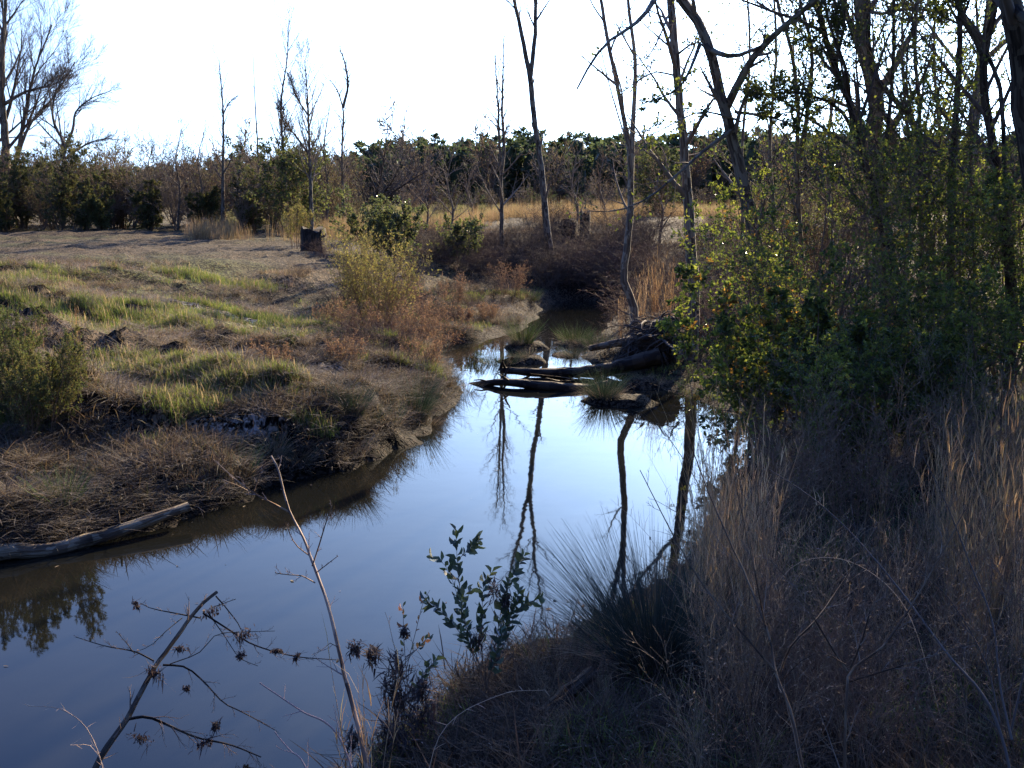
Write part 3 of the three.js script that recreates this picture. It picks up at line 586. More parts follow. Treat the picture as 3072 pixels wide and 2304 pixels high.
tree({ seed: 106, label: 'tall slim bare tree leaning a little, twiggy on both sides, by the hedge', path: [[288, 228, 44], [284, 160, 44], [281, 105, 44], [287, 60, 44], [289, 18, 44]], r0: 0.12, r1: 0.02, twig: M.twigDark, o: { ...thinO, kids: [30, 7, 4], ratio: [0.2, 0.55, 0.55] } });
tree({ seed: 107, label: 'straight bare tree with rising side branches in front of the hedge', path: [[312, 235, 40], [310, 170, 40], [308, 110, 40], [305, 60, 40]], r0: 0.13, r1: 0.02, twig: M.twigGrey, o: { ...thinO, kids: [30, 8, 5], ratio: [0.28, 0.55, 0.55], angle: 0.65, up: 0.1 },
  limbs: [{ path: [[309, 155, 40], [295, 135, 40], [285, 125, 39.5], [280, 108, 39]], r0: 0.05, r1: 0.012 }, { path: [[308, 115, 40], [297, 98, 40], [290, 78, 40]], r0: 0.04, r1: 0.01 }] });
tree({ seed: 108, label: 'bare tree whose top is split into a bowed crown, beside the straight slim tree', path: [[344, 228, 46], [342, 150, 46], [343, 110, 46], [338, 92, 46], [330, 80, 46]], r0: 0.12, r1: 0.025, twig: M.twigGrey, o: thinO, limbs: [{ path: [[343, 108, 46], [348, 85, 46], [344, 60, 46], [340, 50, 46]], r0: 0.07, r1: 0.02 }] });
for (const [s, px, d, top, lab] of [[121, 150, 50, 145, 'small bare tree standing up out of the hedge near the big bare tree'], [122, 178, 50, 128, 'small forked bare tree above the middle of the hedge'], [123, 200, 49, 132, 'bushy-topped bare tree in the hedge beside the slender pole'], [124, 326, 45, 105, 'low bare tree with sparse upright twigs between the slim trees'], [125, 240, 50, 142, 'short bare tree close behind the slender pole']])
  tree({ seed: s, label: lab, path: [[px, 225, d], [px + 2, 190, d], [px - 2, lerp(190, top, 0.5), d], [px + 4, top, d]], r0: 0.09, r1: 0.02, twig: M.twigDark, o: { ...thinO, kids: [16, 6, 4], ratio: [0.32, 0.5, 0.5] } });

// --- middle distance
tree({ seed: 111, label: 'dark multi-stemmed bare thorn tree in front of the far meadow', path: [[366, 238, 36], [372, 215, 36], [380, 180, 36], [386, 145, 36], [388, 122, 36]], r0: 0.1, r1: 0.015, mat: M.barkDark, twig: M.twigDark, o: { ...thinO, kids: [18, 6, 4], ratio: [0.38, 0.5, 0.5], start: 0.2 },
  limbs: [{ path: [[371, 220, 36], [390, 195, 36], [412, 180, 36], [428, 170, 36]], r0: 0.07, r1: 0.012 }, { path: [[370, 222, 36], [362, 190, 36], [352, 165, 36]], r0: 0.05, r1: 0.01 }, { path: [[374, 205, 36], [396, 175, 35], [405, 150, 35]], r0: 0.045, r1: 0.01 }] });
tree({ seed: 112, label: 'forked tree standing on the slope at the head of the creek', path: [[552, 262, 30], [546, 220, 30], [541, 165, 30], [534, 115, 30], [530, 77, 30]], r0: 0.14, r1: 0.1, mat: M.barkGrey, flare: 1, o: { kids: [6, 5, 3], ratio: [0.1, 0.5, 0.5], start: 0.35, minR: 0.005 },
  limbs: [{ path: [[530, 79, 30], [523, 40, 30], [514, 0, 30], [505, -50, 30], [500, -90, 30]], r0: 0.075, r1: 0.02, o: { kids: [12, 6, 4], ratio: [0.22, 0.5, 0.5], start: 0.3 } }, { path: [[530, 79, 30], [535, 35, 30], [536, 0, 30], [546, -50, 30], [545, -85, 30]], r0: 0.075, r1: 0.02, o: { kids: [14, 6, 4], ratio: [0.22, 0.5, 0.5], start: 0.3 } }] });
tree({ seed: 113, label: 'pale twin-stemmed dead sapling beside the forked tree', path: [[502, 245, 30.5], [501, 180, 30.5], [499, 130, 30.5], [497, 90, 30.5], [495, 55, 30.5]], r0: 0.1, r1: 0.02, mat: M.barkGrey, twig: M.twigGrey, o: { levels: 3, kids: [18, 6, 3], ratio: [0.26, 0.5, 0.5], minR: 0.004, start: 0.2, angle: 0.8, up: 0.04 },
  limbs: [{ path: [[501, 175, 30.5], [504, 150, 30.5], [502, 110, 30.5], [503, 72, 30.5], [504, 35, 30.5]], r0: 0.06, r1: 0.012 }] });
for (const [s, px, d, top, lab, k] of [[131, 450, 33, 150, 'grey bare shrub-tree on the bank before the dead sapling', 0], [132, 425, 38, 160, 'bare sapling between the thorn tree and the dark slope', 1], [133, 575, 36, 150, 'slim bare sapling behind the old posts', 0], [134, 602, 40, 155, 'bare sapling in the orange broomsedge past the posts', 1], [135, 470, 42, 165, 'bare sapling at the edge of the far meadow', 0], [136, 660, 33, 160, 'leafless sapling on the shaded slope behind the two slender trunks', 1], [137, 400, 44, 140, 'twiggy bare tree rising behind the thorn tree', 0]])
  tree({ seed: s, label: lab, path: [[px, 235, d], [px + 3, 210, d], [px - 3, lerp(215, top, 0.5), d], [px + 3, top, d]], r0: 0.05, r1: 0.012, twig: k ? M.twigBrown : M.twigGrey, o: { ...thinO, kids: [18, 6, 4], ratio: [0.4, 0.5, 0.5], start: 0.15 } });

// --- the near-side wood
const wood = { levels: 3, kids: [17, 10, 6], ratio: [0.27, 0.58, 0.58], minR: 0.0032, start: 0.3, angle: 0.8, up: 0.02, wiggle: 0.13 };
const sparse = { shape: 'broad', per: 2.2, size: 0.048, cols: DARKLEAF };
tree({ seed: 141, label: 'slender crooked trunk dividing in two, on the bank by the fallen logs', path: [[634, 306, 16.5], [624, 280, 16.5], [628, 240, 16.5], [631, 200, 16.5], [630, 155, 16.5], [620, 100, 16.6], [606, 30, 16.8], [598, -20, 17], [590, -90, 17]], r0: 0.085, r1: 0.02, mat: M.barkPale, o: { ...wood, kids: [9, 6, 3], ratio: [0.17, 0.5, 0.5] },
  limbs: [{ path: [[631, 190, 16.5], [633, 130, 16.5], [635, 60, 16.6], [628, 0, 16.6], [625, -80, 16.8], [622, -150, 17]], r0: 0.055, r1: 0.012, o: { kids: [9, 5, 3], ratio: [0.17, 0.5, 0.5] } }, { path: [[629, 150, 16.5], [612, 95, 16.4], [603, 60, 16.3], [596, 20, 16.2]], r0: 0.02, r1: 0.006 }] });
tree({ seed: 142, label: 'straight grey lichen-spotted trunk just past the crooked pair', path: [[694, 300, 15.5], [690, 230, 15.5], [683, 140, 15.5], [676, 70, 15.5], [671, 0, 15.5], [668, -90, 15.5], [664, -190, 15.6]], r0: 0.115, r1: 0.05, mat: M.barkPale, o: { ...wood, kids: [14, 7, 4], ratio: [0.2, 0.5, 0.5] }, leaves: { ...sparse, per: 0.25 },
  limbs: [{ path: [[677, 55, 15.5], [690, 45, 15.2], [703, 42, 14.8]], r0: 0.025, r1: 0.01 }, { path: [[676, 76, 15.5], [655, 72, 15.4], [640, 80, 15.3], [622, 92, 15.2]], r0: 0.02, r1: 0.006 }, { path: [[672, 8, 15.5], [645, 60, 14.5], [618, 75, 14.2]], r0: 0.02, r1: 0.005 }] });
tree({ seed: 143, label: 'leaning trunk with a dead limb hanging out over the creek', path: [[768, 330, 12.6], [758, 260, 12.8], [740, 165, 13], [722, 100, 13], [708, 45, 13], [698, 22, 13], [683, 0, 13], [660, -35, 13], [650, -110, 13], [655, -200, 13.2]], r0: 0.13, r1: 0.05, mat: M.barkGrey, flare: 1, o: { ...wood, kids: [10, 7, 4], ratio: [0.14, 0.5, 0.5], start: 0.25 }, leaves: { ...sparse, per: 1.2 },
  limbs: [{ path: [[727, 107, 13], [738, 85, 12.8], [757, 53, 12.5], [785, 25, 12.2], [817, -2, 12], [840, -45, 11.8]], r0: 0.06, r1: 0.03 }, { path: [[704, 44, 13], [715, 52, 12.8], [735, 56, 12.6], [764, 45, 12.4]], r0: 0.05, r1: 0.02, o: { kids: [2, 3, 2] } },
    { path: [[664, -25, 13], [652, 4, 12.6], [635, 24, 12.3], [608, 42, 12], [590, 65, 11.8], [577, 89, 11.7]], r0: 0.045, r1: 0.012, o: { kids: [3, 3, 2], ratio: [0.1, 0.5, 0.5] } }, { path: [[735, 128, 13], [705, 150, 12.6], [680, 172, 12.2], [648, 198, 12], [616, 211, 11.8], [588, 211, 11.7]], r0: 0.035, r1: 0.006, o: { kids: [8, 4, 3], ratio: [0.22, 0.5, 0.5] } },
    { path: [[735, 112, 13], [770, 117, 12.6], [800, 128, 12.3]], r0: 0.025, r1: 0.008 }, { path: [[700, 44, 13], [690, 70, 12.8], [676, 90, 12.6], [640, 105, 12.5]], r0: 0.03, r1: 0.006 }, { path: [[738, 120, 13], [700, 112, 12.4], [665, 128, 12], [640, 140, 11.8]], r0: 0.02, r1: 0.005 }] });
tree({ seed: 144, label: 'thickest grey trunk in the thicket, sinuous and upright', path: [[892, 330, 14.5], [884, 240, 14.5], [873, 150, 14.5], [876, 95, 14.5], [866, 60, 14.5], [861, 0, 14.5], [864, -80, 14.5], [858, -200, 14.5]], r0: 0.15, r1: 0.08, mat: M.barkGrey, o: { ...wood, kids: [14, 7, 4], ratio: [0.24, 0.5, 0.5] }, leaves: { ...sparse, per: 2.6 },
  limbs: [{ path: [[878, 110, 14.5], [890, 122, 14.3], [896, 150, 14.1], [905, 205, 14], [908, 260, 14]], r0: 0.05, r1: 0.07, o: { kids: [2, 3, 2] } }, { path: [[862, 8, 14.5], [880, 14, 14.2], [910, 8, 14], [940, 14, 13.8]], r0: 0.03, r1: 0.01 }] });
tree({ seed: 145, label: 'dark bowed trunk sweeping up towards the creek inside the thicket', path: [[905, 320, 12.5], [880, 220, 12.6], [862, 150, 12.7], [848, 100, 12.8], [836, 70, 12.8], [822, 25, 12.8], [812, -10, 12.8], [800, -90, 13], [795, -170, 13]], r0: 0.085, r1: 0.03, mat: M.barkDark, twig: M.twigDark, o: wood, leaves: { ...sparse, per: 2.6 },
  limbs: [{ path: [[862, 148, 12.7], [838, 107, 12.7], [815, 97, 12.6], [790, 92, 12.5], [760, 95, 12.4]], r0: 0.035, r1: 0.01 }, { path: [[850, 104, 12.8], [846, 70, 12.6], [828, 20, 12.5], [822, -30, 12.4]], r0: 0.03, r1: 0.012 }] });
tree({ seed: 146, label: 'dark trunk curving out from behind the thickest trunk', path: [[940, 330, 13.5], [928, 220, 13.5], [920, 140, 13.5], [912, 120, 13.5], [898, 103, 13.5], [884, 88, 13.5], [872, 70, 13.6], [868, 10, 13.7], [872, -80, 13.8]], r0: 0.075, r1: 0.03, mat: M.barkDark, twig: M.twigDark, o: wood, leaves: { ...sparse, per: 2.6 } });
tree({ seed: 147, label: 'slim straight stem rising beside the thickest trunk', path: [[884, 330, 13], [886, 150, 13], [892, 84, 13], [894, 30, 13], [893, -20, 13], [890, -140, 13]], r0: 0.045, r1: 0.02, mat: M.barkDark, twig: M.twigDark, o: { ...wood, kids: [14, 6, 4], ratio: [0.2, 0.5, 0.5] }, leaves: { ...sparse, per: 2.6 } });
tree({ seed: 148, label: 'slim knotty stem in the middle of the leafy thicket', path: [[922, 330, 12.8], [920, 150, 12.8], [919, 100, 12.8], [915, 50, 12.8], [917, 0, 12.8], [925, -120, 13]], r0: 0.05, r1: 0.02, mat: M.barkGrey, twig: M.twigDark, o: { ...wood, kids: [16, 6, 4], ratio: [0.22, 0.5, 0.5] }, leaves: { ...sparse, per: 3 } });
tree({ seed: 149, label: 'upright dark stem before the forked twisting trunk', path: [[950, 330, 12.2], [953, 150, 12.2], [957, 100, 12.2], [959, 60, 12.2], [960, 10, 12.2], [958, -110, 12.4]], r0: 0.07, r1: 0.03, mat: M.barkDark, twig: M.twigDark, o: { ...wood, kids: [16, 6, 4], ratio: [0.22, 0.5, 0.5] }, leaves: { ...sparse, per: 3 } });
tree({ seed: 150, label: 'twisting dark trunk that forks high, next to the near black trunk', path: [[1012, 330, 11], [1006, 230, 11.1], [997, 170, 11.1], [988, 115, 11.2], [984, 60, 11.2], [992, 20, 11.2], [997, -20, 11.2], [1000, -130, 11.4]], r0: 0.085, r1: 0.035, mat: M.barkDark, twig: M.twigDark, o: wood, leaves: { ...sparse, per: 2.6 },
  limbs: [{ path: [[985, 58, 11.2], [975, 38, 11.2], [963, 18, 11.2], [955, -10, 11.2], [945, -60, 11.2]], r0: 0.05, r1: 0.02 }, { path: [[985, 50, 11.2], [998, 80, 11], [1003, 120, 10.8], [1004, 180, 10.7]], r0: 0.03, r1: 0.025, o: { kids: [4, 3, 2] } }] });
tree({ seed: 151, label: 'near black trunk, the thickest, at the edge of the thicket', path: [[1052, 330, 8.6], [1040, 210, 8.6], [1026, 110, 8.6], [1018, 50, 8.6], [1010, 0, 8.6], [1000, -80, 8.7], [1005, -220, 9]], r0: 0.15, r1: 0.09, mat: M.barkDark, twig: M.twigDark, flare: 1, o: { ...wood, kids: [8, 7, 4], start: 0.6 }, leaves: { ...sparse, per: 2 },
  limbs: [{ path: [[1012, 6, 8.6], [1030, 22, 8.3], [1060, 30, 8]], r0: 0.06, r1: 0.03 }] });
tree({ seed: 152, label: 'pair of thin mossy stems tangled in leaves beside the leaning trunk', path: [[806, 330, 13.5], [798, 200, 13.5], [797, 150, 13.5], [798, 105, 13.5], [790, 46, 13.5], [776, -5, 13.5], [770, -110, 13.6]], r0: 0.055, r1: 0.02, mat: M.barkGrey, twig: M.twigDark, o: { ...wood, kids: [14, 7, 4], ratio: [0.2, 0.5, 0.5] }, leaves: { ...sparse, per: 3 }, limbs: [{ path: [[800, 160, 13.5], [808, 105, 13.3], [812, 50, 13.2], [800, 0, 13.2], [795, -80, 13.2]], r0: 0.04, r1: 0.015 }] });
for (const [s, px, d, x1, x2, lab] of [[161, 782, 16, 770, 776, 'thin bare sapling behind the leaning trunk'], [162, 835, 17, 828, 838, 'thin stem between the leaning and the thickest trunk'], [163, 905, 16.5, 908, 902, 'thin pale stem behind the thickest trunk'], [164, 938, 15, 940, 934, 'thin stem half hidden by leaves in the thicket'], [165, 975, 14, 972, 978, 'thin crooked stem before the twisting trunk'], [166, 745, 18, 742, 750, 'thin grey stem behind the leaning trunk\u2019s foot']])
  tree({ seed: s, name: 'bare_sapling', label: lab, path: [[px, 300, d], [x1, 150, d], [x2, 50, d], [x1, -60, d]], r0: 0.04, r1: 0.015, mat: M.barkGrey, twig: M.twigDark, o: { ...wood, kids: [14, 7, 4], ratio: [0.22, 0.5, 0.5] }, leaves: { ...sparse, per: 2 } });
// the wood goes on beyond the frame: trees of the same kind that shade the near bank
for (const [s, x, d, hh] of [[171, 8.2, 13, 11], [172, 7.4, 9.5, 10], [173, 10.5, 16, 12], [174, 11.5, 11, 11], [175, 8.8, 20, 12], [176, 13, 19, 12], [177, 6.6, 6.4, 9]]) {
  setSeed(s); const b = V(x, H(x, -d) - 0.1, -d), root = thing('bare_tree', 'bare woodland tree beyond the black trunk, outside the view', 'tree', b, 'wood beyond the frame'), tr = new Geo(), cr = new Geo(), tips = [];
  stem(tr, [b.clone(), b.clone().add(V(gauss() * 0.4, hh * 0.5, gauss() * 0.4)), b.clone().add(V(gauss(), hh, gauss()))], 0.14, 0.04, { ...wood, kids: [22, 7, 5], ratio: [0.3, 0.5, 0.5], into: cr, tips, sides: 5 });
  part(root, 'trunk', tr, M.barkGrey, b); part(root, 'crown', cr, M.twigGrey, b); foliage(root, 'foliage', LEAF.broad, M.leaf, alongTips(tips, 1.5, 0.055, EVER), b);
}

// ================================================================ EVERGREEN SHRUBS OF THE THICKET
function shrub(t) {
  setSeed(t.seed);
  const b = t.at.clone(); b.y -= 0.05;
  const root = thing(t.name ?? 'evergreen_shrub', t.label, 'shrub', b, t.group), g = new Geo(), tips = [];
  for (let s = 0; s < t.stems; s++) {
    const a = R() * 6.28, q = t.spread * rr(0.3, 1), d = V(Math.cos(a) * q + (t.lean?.x ?? 0), 1, Math.sin(a) * q + (t.lean?.z ?? 0)).normalize();
    grow(g, b.clone().add(V(Math.cos(a) * 0.12, 0, Math.sin(a) * 0.12)), d, t.h * rr(0.7, 1.1), t.r ?? 0.018, 0, { levels: 3, kids: t.kids ?? [8, 6, 4], ratio: t.ratio ?? [0.5, 0.55, 0.5], angle: t.angle ?? 0.95, wiggle: 0.12, up: t.up ?? 0.02, minR: t.minR ?? 0.0025, tips, tipLevels: 1, start: t.start ?? 0.12, sides: 5 });
  }
  part(root, 'stem', g, t.twig ?? M.twigBrown, b);
  foliage(root, 'foliage', LEAF[t.shape ?? 'broad'], t.mat ?? M.leaf, alongTips(tips, t.per, t.size, t.cols ?? EVER, t.droop ?? 0, t.patchy), b);
  return root;
}
for (const [s, px, d, h, st, lab] of [
  [201, 778, 12.2, 2.9, 5, 'glossy evergreen shrub round the foot of the leaning trunk'], [202, 800, 11, 3.0, 6, 'glossy evergreen shrub with yellow-green top before the mossy stems'],
  [203, 852, 12, 3.2, 6, 'glossy evergreen shrub under the bowed trunk'], [204, 905, 11.2, 3.1, 6, 'glossy evergreen shrub before the thickest trunk'],
  [205, 955, 11.8, 3.3, 6, 'glossy evergreen shrub under the upright dark stem'], [206, 1010, 12, 3.2, 6, 'glossy evergreen shrub behind the near black trunk'],
  [207, 792, 9.4, 1.7, 5, 'evergreen shrub spilling low over the water\u2019s edge'], [208, 850, 9, 1.9, 5, 'low evergreen shrub above the dry weeds'],
  [211, 762, 11.2, 1.1, 5, 'low evergreen shrub with big pale leaves hanging over the roots'], [212, 815, 8.4, 1.3, 5, 'low evergreen sprig between the broomsedge stand and the thicket'], [213, 905, 8.8, 1.5, 5, 'low evergreen shrub in front of the thickest trunk, above the tangle'], [214, 965, 9.2, 1.7, 5, 'low evergreen shrub above the orange broomsedge'],
  [210, 1060, 10.2, 3, 5, 'evergreen shrub at the frame edge beyond the black trunk']])
  shrub({ seed: s, at: G(px, d), h, stems: st, spread: 0.45, patchy: true, per: 8.5, size: s === 211 || s === 207 ? 0.058 : 0.037, label: lab, kids: [8, 7, 5], cols: s === 202 || s === 207 ? [...EVER, ...EVER, [0.14, 0.17, 0.03], [0.3, 0.17, 0.03]] : EVER, lean: s === 207 || s === 209 ? V(-0.12, 0, 0.1) : undefined });

// ================================================================ THE CREEK SIDE
// --- rush tufts
function rush(t) {
  setSeed(t.seed);
  const b = t.at.clone(), root = thing('rush_tuft', t.label, 'rush', b, t.group), g = new Geo(), dead = new Geo();
  for (let k = 0; k < t.n; k++) {
    const old = R() < (t.dead ?? 0.25), a = R() * 6.28, r = t.rad * Math.sqrt(R()), q = old ? dead : g, L = t.h * rr(0.55, 1.1) * (old ? 0.85 : 1);
    const lean = Math.abs(gauss()) * 0.22 + r / t.rad * (t.fan ?? 0.45) + (old ? 0.25 : 0), dx = Math.cos(a), dz = Math.sin(a), pts = [], rad = [];
    let an = lean; const p = V(dx * r * 0.6, -0.05, dz * r * 0.6), n = 4;
    q.col = vary(old ? [0.3, 0.23, 0.14] : (t.col ?? [0.06, 0.095, 0.05]), 0.3);
    for (let i = 0; i <= n; i++) { pts.push(p.clone()); rad.push((t.w ?? 0.0022) * (1 - 0.8 * i / n)); p.x += Math.sin(an) * dx * L / n; p.z += Math.sin(an) * dz * L / n; p.y += Math.cos(an) * L / n; an += (old ? 0.7 : 0.3) * rr(0, 1) / n * 2; }
    q.tube(pts, rad, 3);
  }
  part(root, 'green_stem', g, M.wood, null, 'stuff'); if (!dead.empty) part(root, 'dead_stem', dead, M.wood, null, 'stuff');
  return root;
}
for (const [s, px, d, h, rad, n, lab, col] of [
  [301, 416, 11.9, 0.62, 0.22, 420, 'tall grey-green rush tuft on the mown-field bank just before the fallen logs'], [302, 352, 10.35, 0.42, 0.2, 300, 'rush tuft overhanging the water where the bank bends'],
  [303, 523, 18.2, 0.62, 0.26, 420, 'bright green rush tuft standing in the water behind the logs', [0.1, 0.14, 0.04]], [304, 500, 16.4, 0.3, 0.5, 520, 'low brown and green tuft on the islet behind the logs'],
  [305, 604, 13.1, 0.5, 0.26, 460, 'dark rush tuft on the islet in front of the logs'], [306, 575, 18.8, 0.42, 0.5, 420, 'spreading green tuft on the mud bar opposite the bright rush', [0.1, 0.14, 0.04]],
  [307, 598, 18.2, 0.4, 0.4, 320, 'second green tuft on the mud bar, closer to the bank', [0.09, 0.13, 0.04]], [308, 530, 25, 0.4, 0.4, 260, 'green tuft at the head of the creek', [0.09, 0.13, 0.04]],
  [309, 330, 10.4, 0.3, 0.16, 160, 'small rush tuft beside the bend of the bank'], [310, 232, 9.15, 0.28, 0.14, 130, 'short rush tuft above the dark undercut bank'], [311, 62, 7.75, 0.36, 0.2, 200, 'green tuft behind the pale log', [0.08, 0.13, 0.035]], [312, 450, 14.2, 0.3, 0.16, 140, 'small dead tuft at the narrowest bend']])
  rush({ seed: s, at: G(px, d).add(V(0, -0.02, 0)), h, rad, n, label: lab, col, group: undefined });
rush({ seed: 320, at: G(655, 5.05), h: 0.88, rad: 0.26, n: 1300, w: 0.0021, fan: 0.62, dead: 0.22, col: [0.045, 0.06, 0.045], label: 'large dark rush clump leaning over the near water\u2019s edge' });
rush({ seed: 321, at: G(560, 5.15), h: 0.24, rad: 0.3, n: 160, w: 0.0018, fan: 0.4, col: [0.08, 0.12, 0.03], label: 'short green grass tuft beside the leafy sapling' });

// --- small dead tufts that break up the waterline of the field bank
{
  const kinds = [0, 1, 2].map((k) => rush({ seed: 330 + k, at: G([300, 372, 205][k], [9.55, 10.6, 8.45][k]), h: 0.3, rad: 0.16, n: 150, dead: [0.75, 0.5, 0.9][k], label: 'small dead sedge tuft at the waterline of the field bank', group: 'sedge tufts along the field bank' }));
  setSeed(335);
  for (let k = 0, n = 0; k < 400 && n < 34; k++) { const [x, d] = spot(6.8, 20, -0.65, 0.05), g = land(x, -d); if (g.wl < 0.6 || g.s < 0.02 || g.s > 0.55 || (x < -2.4 && d < 8.6)) continue; n++; const o = copyOf(kinds[n % 3], 'small dead sedge tuft at the waterline of the field bank', 'rush', 'sedge tufts along the field bank'); o.position.set(x, g.h - 0.02, -d); o.rotation.set(gauss() * 0.25, R() * 6.28, gauss() * 0.25); o.scale.setScalar(rr(0.6, 1.4)); }
  ISLETS.forEach(([ix, id, rx, rd], i) => { for (let k = 0; k < 4; k++) { const x = ix + gauss() * rx * 0.6, d = id + gauss() * rd * 0.6, h = H(x, -d); if (h < 0.005) continue; const o = copyOf(kinds[(i + k) % 3], 'small dead sedge tuft on a mud islet by the fallen logs', 'rush', 'sedge tufts on the mud islets'); o.position.set(x, h - 0.03, -d); o.rotation.set(gauss() * 0.2, R() * 6.28, gauss() * 0.2); o.scale.setScalar(rr(0.5, 1.1)); } });
}
// --- logs
function log(name, label, mat, ctrl, r0, r1, knobs, s, lumps = 0.05) {
  setSeed(s); const b = ctrl[0].clone(), root = thing(name, label, 'log', b), g = new Geo();
  const { pts, rad } = stem(g, ctrl, r0, r1, { step: 0.12 }, lumps); part(root, 'trunk', g, mat, b);
  for (const [t, dir, L, r] of knobs) { const k = Math.floor(t * (pts.length - 1)), q = new Geo(); stem(q, [pts[k].clone(), pts[k].clone().addScaledVector(dir, L * 0.5), pts[k].clone().addScaledVector(dir, L).add(V(gauss() * 0.06, gauss() * 0.06, 0))], r, r * 0.35, {}, 0.06); part(root, 'branch_stub', q, mat, b); }
  return root;
}
const L0 = (px, d, y) => { const p = W(px, 300, d); const v = Math.tan(Math.atan((y - EYE) / d) + PITCH); return V((px - 512) / 1000 * d / (CP + v * SP), y, -d); };
log('fallen_log', 'long dark fallen log lying across the creek', M.wetWood, [L0(500, 15.1, 0.1), L0(550, 15.0, 0.07), L0(600, 14.9, 0.13), L0(660, 14.9, 0.34)], 0.045, 0.13, [[0.04, V(0.3, 0.9, 0.2), 0.25, 0.03], [0.06, V(-0.5, 0.6, 0.3), 0.2, 0.03]], 401, 0.1);
log('fallen_log', 'shorter wet log lying in front of the long one in the creek', M.wetWood, [L0(470, 14.5, -0.02), L0(505, 14.2, 0.07), L0(545, 14.0, 0.05), L0(585, 14.0, 0.0), L0(612, 14.2, 0.02)], 0.035, 0.1, [[0.3, V(0.2, 0.9, -0.1), 0.3, 0.025], [0.34, V(-0.6, 0.5, 0.2), 0.28, 0.02], [0.2, V(-0.8, 0.25, -0.2), 0.3, 0.02]], 402, 0.08);
log('fallen_log', 'weathered log leaning down the bank to the creek crossing', M.deadWood, [L0(590, 16.6, 0.22), L0(620, 16.3, 0.36), L0(655, 16, 0.5)], 0.05, 0.09, [], 404);
log('pale_log', 'pale bark log lying along the water below the green bush', M.deadWood, [L0(-40, 6.95, 0.02), L0(10, 7.08, 0.07), L0(45, 7.18, 0.03), L0(92, 7.38, 0.06), L0(130, 7.58, 0.09), L0(188, 7.95, 0.14)], 0.065, 0.04, [[0.7, V(0.2, 0.7, -0.4), 0.12, 0.02]], 405, 0.07);
log('broken_branch', 'short dark piece of rotten log on the near bank', M.wetWood, [G(545, 4.35).add(V(0, 0.05, 0)), G(575, 4.55).add(V(0, 0.12, 0)), G(592, 4.65).add(V(0, 0.16, 0))], 0.045, 0.035, [], 406, 0.08);
// --- drift of sticks lodged against the logs
{
  setSeed(410); const b = L0(520, 14.6, 0.05), root = thing('driftwood_pile', 'drift of broken sticks lodged against the fallen logs', 'driftwood', b);
  for (let k = 0; k < 11; k++) { const g = new Geo(), p = L0(rr(480, 625), rr(14.1, 15.4), rr(-0.02, 0.1)), a = gauss() * 0.7 + (R() < 0.5 ? 0 : 3.14), L = rr(0.3, 1.1), q = p.clone().add(V(Math.cos(a) * L, gauss() * 0.12 + 0.04, Math.sin(a) * L * 0.6)); stem(g, [p, p.clone().lerp(q, 0.5).add(V(0, gauss() * 0.06, gauss() * 0.06)), q], rr(0.008, 0.026), 0.005, {}, 0.1); part(root, 'stick', g, k % 3 ? M.wetWood : M.deadWood, b); }
}
// --- root mass by the logs
{
  setSeed(420); const b = G(655, 15.6), root = thing('root_mass', 'dark tangle of upturned roots at the bank end of the logs', 'roots', b), core = new THREE.IcosahedronGeometry(0.42, 4), p = core.attributes.position;
  for (let k = 0; k < p.count; k++) { const x = p.getX(k), y = p.getY(k), z = p.getZ(k), n = 1 + 0.45 * fbm(x * 4 + 3, y * 4 + z * 3, 3); p.setXYZ(k, x * n * 1.1, (y * 0.8 + 0.25) * n, z * n); }
  core.computeVertexNormals(); part(root, 'root_plate', core, std(C(0.035, 0.027, 0.02), { bumpMap: soilBump, bumpScale: 0.04 }));
  const g = new Geo(); for (let k = 0; k < 130; k++) { const a = R() * 6.28; grow(g, V(gauss() * 0.3, rr(0, 0.6), gauss() * 0.3), V(Math.cos(a), gauss() * 0.6, Math.sin(a)), rr(0.4, 0.9), rr(0.008, 0.03), 1, { levels: 2, kids: [4, 4], ratio: [0.5, 0.5], angle: 0.8, wiggle: 0.3, up: -0.12, minR: 0.004 }); }
  part(root, 'root', g, M.twigDark, null, 'stuff');
}
// --- stumps and old posts
const stumpBark = bark(C(0.06, 0.052, 0.045));
function stump(label, at, r, h, s, mat = stumpBark, name = 'tree_stump') {
  setSeed(s); const b = at.clone(); b.y -= 0.08; const root = thing(name, label, name === 'tree_stump' ? 'stump' : 'post', b), sides = 18, g = new Geo(), prof = [[0, 1.25], [0.18, 1.05], [0.5, 0.98], [0.85, 1], [1, 0.96]], rings = [], ph = R() * 6;
  for (const [t, k] of prof) { const ring = []; for (let q = 0; q <= sides; q++) { const a = q / sides * 6.2832, w = k * (1 + 0.1 * Math.sin(a * 3 + ph) + 0.07 * Math.sin(a * 5 - ph)), y = h * t * (t === 1 ? 1 + 0.09 * Math.sin(a * 2 + ph) + 0.05 * Math.sin(a * 5) : 1); ring.push(g.v(Math.cos(a) * r * w, y, Math.sin(a) * r * w, Math.cos(a), 0.15, Math.sin(a), a * r * 2, y)); } rings.push(ring); }
  for (let k = 1; k < rings.length; k++) for (let q = 0; q < sides; q++) g.i.push(rings[k - 1][q], rings[k][q], rings[k - 1][q + 1], rings[k - 1][q + 1], rings[k][q], rings[k][q + 1]);
  part(root, 'bark', g, mat);
  const c = new Geo(), top = rings[4], ce = c.v(0, h * 0.95, 0, 0, 1, 0, 0, 0), ids = top.map((v) => c.v(g.p[v * 3] * 0.995, g.p[v * 3 + 1] - 0.004, g.p[v * 3 + 2] * 0.995, 0, 1, 0, g.p[v * 3], g.p[v * 3 + 2])); for (let q = 0; q < sides; q++) c.i.push(ce, ids[q + 1], ids[q]);
  part(root, 'cut_face', c, stumpBark);
  return root;
}
stump('broad dark stump at the end of the mown field, near the yellow-green bush', G(313, 28.5), 0.34, 0.72, 431);
stump('small dark stump far back at the foot of the hedge', G(208, 44.5), 0.24, 0.75, 432);
